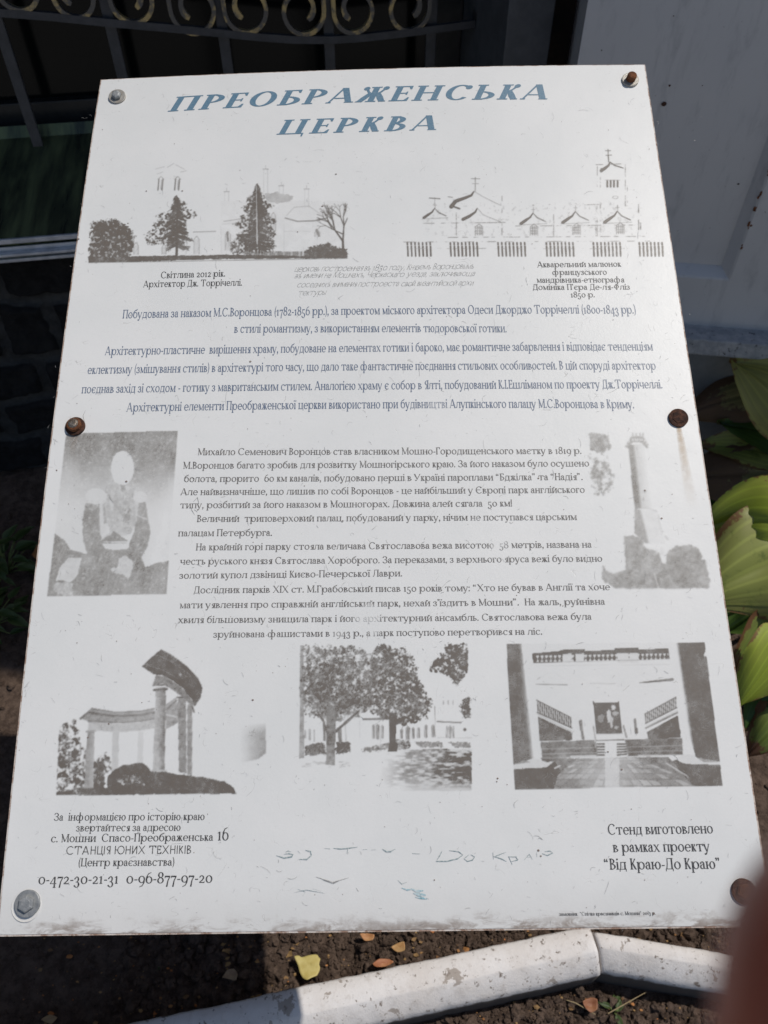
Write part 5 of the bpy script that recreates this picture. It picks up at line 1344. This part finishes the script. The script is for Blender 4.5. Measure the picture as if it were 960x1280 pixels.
frame_strip('bottom_rail', [(zl0 - .02, 0), (zC, 0), (zC + .004, -.002), (zC + BV_, -REC), (zC + BV_, -REC - .03), (zl0 - .02, -REC - .03)], 0.0, END, 's')
frame_strip('stile', [(sC, 0.0005), (sC + .42, 0.0005), (sC + .42, -REC - .02), (sC - BV_, -REC - .02), (sC - BV_, -REC), (sC - .004, -.002)], zC + .0, HW, 'z')
# rust along the joint
bm = bmesh.new()
rr = random.Random(9)
for k in range(26):
    z = zC + .02 + rr.uniform(.0, .20) ** 1.0 + (.05 if k % 3 else .12); 
    bmesh.ops.create_icosphere(bm, subdivisions=1, radius=rr.uniform(.0012, .0035), matrix=Matrix.Translation(Vector(Rr(sC - .001 + rr.uniform(-.004, .003), z, -.0005))) @ Matrix.Diagonal((1, .5, rr.uniform(1, 2.4), 1)))
o_ = bm_obj('rust_blisters', bm, M_RUST, pw, rpos); o_['kind'] = 'stuff'
for (x, y, r) in ((830, 130, .0045), (837, 107, .002), (842, 20, .001), (752, 63, .0012), (923, 230, .002), (878, 107, .001)):
    bm = bmesh.new(); s_, z = sR(x, y, -REC); bmesh.ops.create_icosphere(bm, subdivisions=2, radius=r, matrix=Matrix.Translation(Vector(Rr(s_, z, -REC))) @ Matrix.Diagonal((1.1, .3, .9, 1))); bm_obj('rust_spot', bm, M_RUSTD, pw, rpos)
t = NT('rough_grey_ledge')
c1 = t.mix(t.ramp(t.noise(28, 6, 0.7), 0.38, 0.62), (0.33, 0.34, 0.36), (0.48, 0.48, 0.49))
c1 = t.mix(t.ramp(t.noise(60, 5, 0.75), 0.58, 0.66), c1, (0.12, 0.115, 0.11))
t.bump(t.noise(90, 6, 0.75), 0.9, 0.006)
M_LEDGE = t.done(c1, 0.9)
bm = bmesh.new(); boxR(bm, -.002, END + .02, zl1, zl0 - .004, -.6, .055, .004); bm_obj('ledge', bm, M_LEDGE, pw, rpos)
bm = bmesh.new(); boxR(bm, 0, END, -.02, zl1, -.6, .012, .003)
bm_obj('plinth', bm, mat_plain('dark_grey_plinth', (0.17, 0.18, 0.19), (0.23, 0.24, 0.25), 8, 0.85, 0, 0.5, 0.004), pw, rpos)
# ------------------------------------------------------------------ plants
def leaf_mat(name, c_in, c_edge, c_brown, brown=0.0, rough=0.42, dark=None):
    t = NT(name)
    u, v = t.attr('lu'), t.attr('lv')
    n = t.noise(26, 5, 0.65)
    f = t.ramp(t.math('ADD', t.math('ABSOLUTE', v), t.math('MULTIPLY', t.math('SUBTRACT', n, .5), 1.0)), 0.25, 1.0)
    c = t.mix(f, c_in, c_edge)
    vein = t.n.new('ShaderNodeMath'); vein.operation = 'SINE'; t.l.new(t.math('MULTIPLY', v, 27.0), vein.inputs[0])
    c = t.mix(t.ramp(vein.outputs[0], .45, 1.0, 0, .38), c, tuple(min(1, q * 1.7) for q in c_in))
    if dark: c = t.mix(t.math('MULTIPLY', t.ramp(t.noise(22, 5, .7), .56, .72), .6), c, dark)
    if brown:
        e = t.math('ADD', t.math('MAXIMUM', t.math('ABSOLUTE', v), u), t.math('MULTIPLY', t.math('SUBTRACT', t.noise(34, 5, .7), .5), .9))
        c = t.mix(t.ramp(e, 1.05 - brown, 1.12 - brown), c, c_brown)
    t.bump(t.noise(240, 3, .6), .15, .001)
    t.done(c, rough)
    tr = t.n.new('ShaderNodeBsdfTranslucent'); t.l.new(c, tr.inputs[0])
    ms = t.n.new('ShaderNodeMixShader'); ms.inputs[0].default_value = .28
    t.l.new(t.b.outputs[0], ms.inputs[1]); t.l.new(tr.outputs[0], ms.inputs[2])
    t.l.new(ms.outputs[0], t.n['Material Output'].inputs[0])
    return t.m
LM = {
    'lime': leaf_mat('lime_hosta_leaf', (0.27, 0.34, 0.035), (0.34, 0.39, 0.055), (0.22, 0.13, 0.04), .12),
    'pale': leaf_mat('pale_yellow_green_hosta_leaf', (0.30, 0.33, 0.08), (0.34, 0.34, 0.11), (0.22, 0.12, 0.05), .16, .45, (0.06, 0.11, 0.02)),
    'yellow': leaf_mat('yellow_hosta_leaf', (0.30, 0.28, 0.06), (0.38, 0.34, 0.09), (0.25, 0.13, 0.04), .10),
    'brown': leaf_mat('withered_hosta_leaf', (0.22, 0.19, 0.08), (0.26, 0.20, 0.12), (0.15, 0.085, 0.045), .55, .6, (0.09, 0.11, 0.03)),
    'green': leaf_mat('green_hosta_leaf', (0.05, 0.10, 0.018), (0.085, 0.15, 0.03), (0.16, 0.09, 0.04), .08),
    'mix': leaf_mat('green_hosta_leaf_with_brown_edges', (0.16, 0.21, 0.04), (0.20, 0.22, 0.06), (0.16, 0.075, 0.035), .34, .45, (0.06, 0.10, 0.02)),
    'weed': leaf_mat('small_weed_leaf', (0.05, 0.085, 0.022), (0.09, 0.12, 0.04), (0.1, .06, .03), .05, .5)}
M_PET = mat_plain('pale_green_leaf_stalk', (0.14, 0.19, 0.05), (0.2, 0.23, 0.08), 30, 0.5)

def leaf(parent, origin, B, T, W, mat, arch=.04, cup=.12, roll=0.0, pleat=.065, seed=0, nu=30, nv=19, tilt=None, droop=0.0):
    B, T = Vector(B), Vector(T); ax = T - B; Ln = ax.length
    C = (B + T) / 2 + Vector((0, 0, arch))
    E = T + Vector((0, 0, -droop))
    rr = random.Random(seed); ph = rr.uniform(0, 6)
    V, F, U_, W_ = [], [], [], []
    for i in range(nu + 1):
        u = i / nu
        p = B * (1 - u) ** 2 + C * 2 * u * (1 - u) + E * u * u
        tg = ((C - B) * (1 - u) + (E - C) * u).normalized()
        up = Vector(tilt).normalized() if tilt else Vector((0, 0, 1))
        side = tg.cross(up).normalized(); nr = side.cross(tg).normalized()
        cr, sr = math.cos(roll), math.sin(roll)
        side, nr = side * cr + nr * sr, nr * cr - side * sr
        w = W / 2 * (math.sin(math.pi * min(1, u ** .62)) ** .78) * (1 - .12 * u) if 0 < u < 1 else 0.0005
        if u > .82: w *= 1 - ((u - .82) / .18) ** 2 * .35
        for j in range(nv + 1):
            v = j / nv * 2 - 1
            z = cup * W * (v * v - .2) * (1 - .5 * u) - pleat * W * .5 * math.cos(v * 27) * .35 * math.sin(math.pi * u) ** .5
            z += .035 * W * math.sin(v * 3.2 + u * 7 + ph) + .03 * W * math.sin(u * 11 + ph * 2) * v * v
            if abs(v) < .08: z -= .03 * W
            q = p + side * (w * v) + nr * z
            V.append(q); U_.append(u); W_.append(v)
    m = nv + 1
    for i in range(nu):
        for j in range(nv): F.append((i * m + j, i * m + j + 1, (i + 1) * m + j + 1, (i + 1) * m + j))
    o = mesh_obj('leaf', V, F, mat, parent, origin, True)
    o.data.attributes.new('lu', 'FLOAT', 'POINT').data.foreach_set('value', U_)
    o.data.attributes.new('lv', 'FLOAT', 'POINT').data.foreach_set('value', W_)
    return o

def stalk(parent, origin, A, B, r=.004):
    A, B = Vector(A), Vector(B); C = (A + B) / 2 + Vector((0, 0, .06)); pts = [A * (1 - k / 6) ** 2 + C * 2 * k / 6 * (1 - k / 6) + B * (k / 6) ** 2 for k in range(7)]
    bm = bmesh.new(); add_tube(bm, pts, [r * 1.3, r * 1.2, r * 1.1, r, r, r * .9, r * .8], 8); bm_obj('stalk', bm, M_PET, parent, origin, True)

def hosta(crown, label, leaves, extra, seed):
    root = empty('hosta', crown, label, 'hosta', 'hostas in the bed')
    for k, (b, t_, w, m, kw) in enumerate(leaves):
        Bp, Tp = at_z(b[0], b[1], b[2]), at_z(t_[0], t_[1], t_[2])
        leaf(root, crown, Bp, Tp, w, LM[m], seed=seed + k, **kw)
        stalk(root, crown, (crown[0] + .01 * math.cos(k), crown[1] + .01 * math.sin(k), -.01), Bp)
    rr = random.Random(seed)
    for k in range(extra):
        g = R_(-75 + 150 * (k + rr.random()) / extra); r0 = rr.uniform(.05, .15); Ln = rr.uniform(.12, .17); z = rr.uniform(.10, .28)
        Bp = (crown[0] + r0 * math.cos(g), crown[1] + r0 * math.sin(g), z); Tp = (crown[0] + (r0 + Ln) * math.cos(g), crown[1] + (r0 + Ln) * math.sin(g), z - rr.uniform(.0, .06))
        leaf(root, crown, Bp, Tp, rr.uniform(.09, .13), LM[rr.choice(['lime', 'green', 'mix', 'pale'])], arch=.04, seed=seed + 50 + k); stalk(root, crown, (crown[0], crown[1], -.01), Bp)
c1_ = at_z(1005, 565, .0); c1_[2] = 0
c2_ = at_z(1010, 770, .0); c2_[2] = 0
hosta(tuple(c1_), 'half withered hosta with yellow and brown leaves in the shade by the grey plinth', [
    ((1060, 555, .40), (912, 449, .455), .24, 'yellow', dict(arch=.01, cup=.05, roll=-.1, tilt=(0, -.6, .8))),
    ((965, 490, .37), (848, 524, .30), .13, 'brown', dict(arch=.04, cup=-.25, pleat=.10, tilt=(0, -.5, .85))),
    ((1015, 562, .31), (896, 528, .31), .12, 'green', dict(arch=.02, cup=.1, tilt=(0, -.4, .9))),
    ((985, 574, .27), (868, 556, .25), .10, 'pale', dict(arch=.03, tilt=(0, -.5, .85))),
    ((1015, 590, .25), (845, 602, .20), .22, 'brown', dict(arch=.03, cup=-.05, pleat=.08, tilt=(0, -.5, .85))),
    ((990, 545, .14), (900, 600, .07), .10, 'green', dict(arch=.03)),
    ((975, 600, .10), (868, 640, .04), .12, 'green', dict(arch=.03)),
    ], 13, 40)
hosta(tuple(c2_), 'lime green hosta with sunlit pleated leaves beside the right edge of the board', [
    ((990, 662, .34), (880, 652, .285), .19, 'lime', dict(arch=.05, cup=-.14, droop=.03, tilt=(0, -.75, .65))),
    ((1010, 695, .30), (868, 745, .225), .26, 'pale', dict(arch=.05, cup=-.08, droop=.03, tilt=(0, -.45, .9))),
    ((985, 775, .20), (905, 850, .13), .12, 'mix', dict(arch=.03, cup=.1, tilt=(.2, -.5, .8))),
    ((1000, 800, .25), (922, 880, .17), .14, 'lime', dict(arch=.04, cup=-.1, droop=.02, tilt=(.1, -.5, .85))),
    ((985, 840, .16), (930, 915, .08), .11, 'green', dict(arch=.04, cup=-.1)),
    ((990, 885, .14), (930, 948, .05), .10, 'mix', dict(arch=.04, cup=-.1)),
    ((960, 700, .16), (895, 690, .10), .12, 'green', dict(arch=.03)),
    ((965, 760, .12), (900, 790, .05), .12, 'green', dict(arch=.03)),
    ((975, 830, .08), (915, 870, .02), .12, 'green', dict(arch=.03)),
    ], 15, 70)

def weed(px, label, n, seed, size, h, spread, cat='weed'):
    c = at_z(px[0], px[1], 0.0); org = tuple(c)
    root = empty('weed', org, label, cat)
    rr = random.Random(seed)
    for k in range(n):
        g = rr.uniform(0, 6.28); r = spread * math.sqrt(rr.random()); z = h * rr.uniform(.25, 1) * (1 - .5 * r / spread)
        Bp = Vector((c[0] + r * .8 * math.cos(g), c[1] + r * .8 * math.sin(g), z)); Ln = size * rr.uniform(.6, 1.2); g2 = g + rr.uniform(-.8, .8)
        Tp = Bp + Vector((Ln * math.cos(g2), Ln * math.sin(g2), rr.uniform(-.5, .3) * Ln))
        leaf(root, org, Bp, Tp, Ln * rr.uniform(.4, .6), LM['weed'], arch=Ln * .15, seed=seed + k, nu=8, nv=6)
        bm = bmesh.new(); add_tube(bm, [Vector((c[0] + .004 * math.cos(g), c[1] + .004 * math.sin(g), -.005)), Vector((c[0] + r * .4 * math.cos(g), c[1] + r * .4 * math.sin(g), z * .6)), Bp], [.0016, .0013, .001], 5); bm_obj('stalk', bm, M_PET, root, org, True)
weed((8, 715), 'low leafy weed in the shade at the foot of the stone wall', 34, 5, .045, .10, .10)
weed((-12, 785), 'dark leafy weed in the shadow left of the board', 36, 6, .05, .09, .085)
weed((766, 1266), 'tiny green weed sprouting from the soil in front of the kerb joint', 7, 8, .022, .02, .012)
weed((200, 1207), 'tiny weed with three leaves in the board\'s shadow behind the kerb', 5, 9, .014, .015, .008)

# ------------------------------------------------------------------ soil clods and litter
rr = random.Random(21)
bm0 = bmesh.new(); bmesh.ops.create_icosphere(bm0, subdivisions=2, radius=1.0)
ICO_V = np.array([v.co[:] for v in bm0.verts]); ICO_F = np.array([[v.index for v in f.verts] for f in bm0.faces]); bm0.free()
VV, FF = [], []; nv = 0
def on_kerb(x, y):
    P = np.array([x, y]) - e0[:2]; q = float(np.dot(P, np.array([d[1], -d[0]]))); s_ = float(np.dot(P, d))
    if s_ < .70: return -.004 < q < KW + .004
    return .335 - KW * 1.03 < y + (x - .35) * .2 < .345
gh = lambda x, y: float(ground_height(np.array([x]), np.array([y]))[0] * max(0, 1 - math.hypot(x / 2, (y - .8) / 2)) ** .5)
for k in range(12500):
    x, y = (rr.uniform(-.45, .65), rr.uniform(.12, .43)) if k < 8500 else (rr.uniform(-1.3, 1.7), rr.uniform(-.28, 1.35))
    if on_kerb(x, y): continue
    r = min(.013, .0018 + rr.expovariate(1 / .0025))
    nz = 1 + .35 * np.sin(ICO_V[:, 0] * rr.uniform(2, 6) + rr.uniform(0, 6)) * np.cos(ICO_V[:, 1] * rr.uniform(2, 6)) + np.array([rr.uniform(-.16, .16) for _ in ICO_V])
    Q = Matrix.Rotation(rr.uniform(0, 6.28), 3, Vector((rr.random(), rr.random(), rr.random() + .1)).normalized())
    pv = (ICO_V * nz[:, None] * np.array([1, rr.uniform(.6, 1), rr.uniform(.5, .9)])) @ np.array(Q).T * r + np.array([x, y, gh(x, y) + r * .25])
    VV.append(pv); FF += (ICO_F + nv).tolist(); nv += len(ICO_V)
o_ = mesh_obj('soil_clods', np.concatenate(VV), FF, M_SOIL, None); o_['kind'] = 'stuff'; tag(o_, 'small crumbs and clods of dark soil strewn over the bed', 'soil')

t = NT('dead_leaf_crumbs'); oi = t.attr('tint')
c_ = t.mix(t.ramp(oi, 0, .5), (0.16, 0.085, 0.035), (0.34, 0.21, 0.085)); c_ = t.mix(t.ramp(oi, .6, 1.0), c_, (0.42, 0.15, 0.04))
M_CRUMB = t.done(c_, .8)
V, F, TT = [], [], []
for k in range(1200):
    x, y = rr.uniform(-.6, .75), rr.uniform(.13, .46) if k < 1000 else rr.uniform(.46, 1.3)
    if on_kerb(x, y): continue
    r = min(.008, .0010 + rr.expovariate(1 / .0014)); g0 = rr.uniform(0, 6.28); z = gh(x, y) + .0085; n = rr.choice((4, 5, 6)); i0 = len(V); cu = rr.uniform(-.5, .5)
    tl = (rr.uniform(-.5, .5), rr.uniform(-.5, .5)); tn = rr.random()
    V.append((x, y, z + cu * r * .6)); TT.append(tn)
    for j in range(n):
        g = g0 + 6.283 * j / n; q = r * rr.uniform(.6, 1.25); V.append((x + q * math.cos(g), y + q * math.sin(g) * .7, z + q * (tl[0] * math.cos(g) + tl[1] * math.sin(g)))); TT.append(tn)
    F += [(i0, i0 + 1 + j, i0 + 1 + (j + 1) % n) for j in range(n)]
o_ = mesh_obj('leaf_litter', V, F, M_CRUMB, None); o_['kind'] = 'stuff'; tag(o_, 'crumbled dead leaf bits scattered over the soil', 'leaf litter')
o_.data.attributes.new('tint', 'FLOAT', 'POINT').data.foreach_set('value', TT)

def fallen(pts, z, label, c1, c2, curl=.12, seed=1, group=None, name='fallen_leaf', tilt=(0, 0)):
    """outline in photograph pixels, laid on the soil"""
    A = [at_z(x, y, z) for x, y in pts]; c = sum(A) / len(A)
    size = max(np.linalg.norm(a - c) for a in A)
    K = 6; n = len(A) * 4; V = [c.copy()]; F = []
    ring_ = []
    for i in range(n):
        k = i / n * len(A); j = int(k); f = k - j; a0, a1, a2, a3 = (A[(j + q) % len(A)] for q in (-1, 0, 1, 2))
        p = .5 * ((2 * a1) + (-a0 + a2) * f + (2 * a0 - 5 * a1 + 4 * a2 - a3) * f * f + (-a0 + 3 * a1 - 3 * a2 + a3) * f ** 3)
        ring_.append(a1 * (1 - f) + a2 * f if False else p * .6 + (a1 * (1 - f) + a2 * f) * .4)
    rn = random.Random(seed); ph = rn.uniform(0, 6)
    def lift(p):
        q = (p - c) / size; r = math.hypot(q[0], q[1])
        return size * (curl * r * r + .05 * math.sin(q[0] * 5 + ph) * r + .04 * math.sin(q[1] * 7 + ph) + tilt[0] * q[0] + tilt[1] * q[1])
    for k in range(1, K + 1):
        for p in ring_:
            q = c + (p - c) * k / K; V.append(q + np.array([0, 0, lift(q)]))
    for i in range(n): F.append((0, 1 + i, 1 + (i + 1) % n))
    for k in range(K - 1):
        for i in range(n): F.append((1 + k * n + i, 1 + (k + 1) * n + i, 1 + (k + 1) * n + (i + 1) % n, 1 + k * n + (i + 1) % n))
    t = NT('fallen_leaf_' + str(seed))
    cc = t.mix(t.ramp(t.noise(70, 5, .65), .35, .65), c1, c2)
    t.bump(t.noise(300, 4, .6), .3, .001)
    m = t.done(cc, .6)
    o = mesh_obj(name, V, F, m, None, tuple(c), True)
    md = o.modifiers.new('thickness', 'SOLIDIFY'); md.thickness = .0004; md.offset = 0
    return tag(o, label, 'leaf', group)
fallen([(368, 1196), (373.5, 1194.5), (377, 1196.5), (384, 1194.5), (391, 1193.2), (396.5, 1193.5), (398.5, 1196.5), (400.5, 1199), (399, 1205), (400, 1211), (396.5, 1219.5), (390, 1222.5), (384, 1225.5), (378.5, 1222.5), (374.5, 1215), (372.2, 1206)], .016, 'yellow fallen leaf lying on the sunlit soil behind the kerb', (0.50, 0.40, 0.12), (0.56, 0.47, 0.17), .10, 1)
GRP = 'dead leaves on the soil'
fallen([(450, 1168), (460, 1167), (468, 1169), (466, 1175), (456, 1176)], .018, 'orange curled leaf just under the lower edge of the board', (0.40, 0.17, 0.06), (0.5, 0.26, 0.11), .3, 2, GRP)
fallen([(489, 1184), (497, 1179), (505, 1178), (506, 1188), (497, 1190)], .022, 'pale orange leaf against the back of the long kerb, nearest the middle', (0.46, 0.24, 0.09), (0.54, 0.33, 0.14), .25, 3, GRP, tilt=(.3, .2))
fallen([(466, 1206), (474, 1199), (486, 1199), (492, 1203), (482, 1208), (470, 1209)], .02, 'red brown shredded leaf touching the back of the long kerb', (0.34, 0.12, 0.05), (0.44, 0.19, 0.08), .3, 4, GRP, tilt=(-.2, .2))
fallen([(278, 1222), (284, 1213), (292, 1211), (297, 1217), (295, 1226), (286, 1224)], .02, 'brown leaf lying in the board\'s shadow behind the kerb', (0.30, 0.20, 0.12), (0.38, 0.27, 0.16), .2, 5, GRP)
fallen([(728, 1252), (738, 1247), (746, 1250), (746, 1262), (738, 1266), (731, 1260)], .015, 'dark red brown leaf in front of the kerb joint, beside the tiny weed', (0.22, 0.075, 0.03), (0.30, 0.13, 0.06), .3, 6, GRP)
fallen([(40, 694), (47, 683), (54, 690), (50, 702)], .03, 'orange leaf by the left edge of the board, in the shade', (0.46, 0.18, 0.06), (0.5, 0.24, 0.10), .2, 7, GRP)
fallen([(52, 1275), (62, 1268), (72, 1272), (64, 1280)], .02, 'tan leaf in the dark bottom left corner', (0.34, 0.22, 0.11), (0.38, 0.27, 0.14), .2, 8, GRP)
M_TWIG = mat_plain('dry_straw', (0.34, 0.25, 0.13), (0.42, 0.33, 0.19), 60, .8)
bm = bmesh.new(); add_tube(bm, [at_z(760, 1267, .014), at_z(783, 1254, .02), at_z(808, 1240, .026)], [.0008, .0009, .0005], 6)
tag(bm_obj('straw', bm, M_TWIG, None, tuple(at_z(783, 1254, 0))), 'thin dry straw lying across the soil in front of the kerb', 'straw')
bm = bmesh.new(); add_tube(bm, [at_z(708, 1250, .012), at_z(720, 1254, .016), at_z(744, 1268, .012)], [.0007, .0009, .0005], 6)
tag(bm_obj('straw', bm, M_TWIG, None, tuple(at_z(720, 1254, 0))), 'short bent straw left of the dark red brown leaf', 'straw')

# ------------------------------------------------------------------ the photographer's hand beside the lens
def camw(x, y, z): return EYE + CR @ np.array([x, y, z])      # right, down, forward from the lens (m)
def skin_hand():
    vs_, es, rd = [], [], []
    def add(p, r, par=None):
        vs_.append(Vector(camw(*p))); rd.append(r)
        if par is not None: es.append((par, len(vs_) - 1))
        return len(vs_) - 1
    wrist = add((.150, .085, -.075), .026)
    fore = add((.215, .150, -.130), .031, wrist); add((.29, .23, -.20), .037, fore)
    palm = add((.118, .062, -.045), .030, wrist); kn = add((.094, .050, -.022), .026, palm)
    def finger(root, pts):
        k = root
        for p, r in pts: k = add(p, r, k)
    finger(kn, [((.074, .058, .004), .0108), ((.047, .058, .030), .0120), ((.0287, .0420, .0430), .0115), ((.0294, .0310, .0448), .0110), ((.0308, .0245, .0452), .0098), ((.0322, .0200, .0452), .0062)])
    finger(kn, [((.092, .066, .004), .0110), ((.080, .082, .026), .0100), ((.064, .080, .034), .0088), ((.056, .078, .030), .0075)])
    finger(palm, [((.104, .090, -.006), .0106), ((.094, .100, .014), .0096), ((.080, .100, .020), .0085), ((.073, .098, .014), .0072)])
    finger(palm, [((.118, .108, -.018), .0094), ((.108, .110, .004), .0084), ((.096, .108, .008), .0074), ((.090, .106, .003), .0064)])
    finger(palm, [((.098, .026, -.058), .0120), ((.078, .004, -.050), .0105), ((.062, -.010, -.040), .0088)])
    me = bpy.data.meshes.new('person'); c = vs_[0].copy()
    me.from_pydata([v - c for v in vs_], es, [])
    o = bpy.data.objects.new('person', me); COL.objects.link(o); o.location = c
    o.modifiers.new('skin', 'SKIN')
    for i, r in enumerate(rd): me.skin_vertices[0].data[i].radius = (r, r)
    me.skin_vertices[0].data[0].use_root = True
    o.modifiers['skin'].use_smooth_shade = True
    sb = o.modifiers.new('sub', 'SUBSURF'); sb.levels = 2; sb.render_levels = 2
    dg_ = bpy.context.evaluated_depsgraph_get()
    m2 = bpy.data.meshes.new_from_object(o.evaluated_get(dg_)); o.modifiers.clear(); o.data = m2
    m2.polygons.foreach_set('use_smooth', [True] * len(m2.polygons))
    t = NT('skin')
    cc = t.mix(t.ramp(t.noise(60, 5, .6), .35, .65), (0.36, 0.085, 0.048), (0.44, 0.12, 0.068))
    t.bump(t.noise(420, 4, .6), .3, .0006)
    t.done(cc, .5); t.b.inputs['Subsurface Weight'].default_value = .2; t.b.inputs['Subsurface Radius'].default_value = (.008, .003, .0015)
    m2.materials.clear(); m2.materials.append(t.m)
    return tag(o, 'out of focus bare finger of the person taking the picture, at the lower right corner', 'person')
skin_hand()
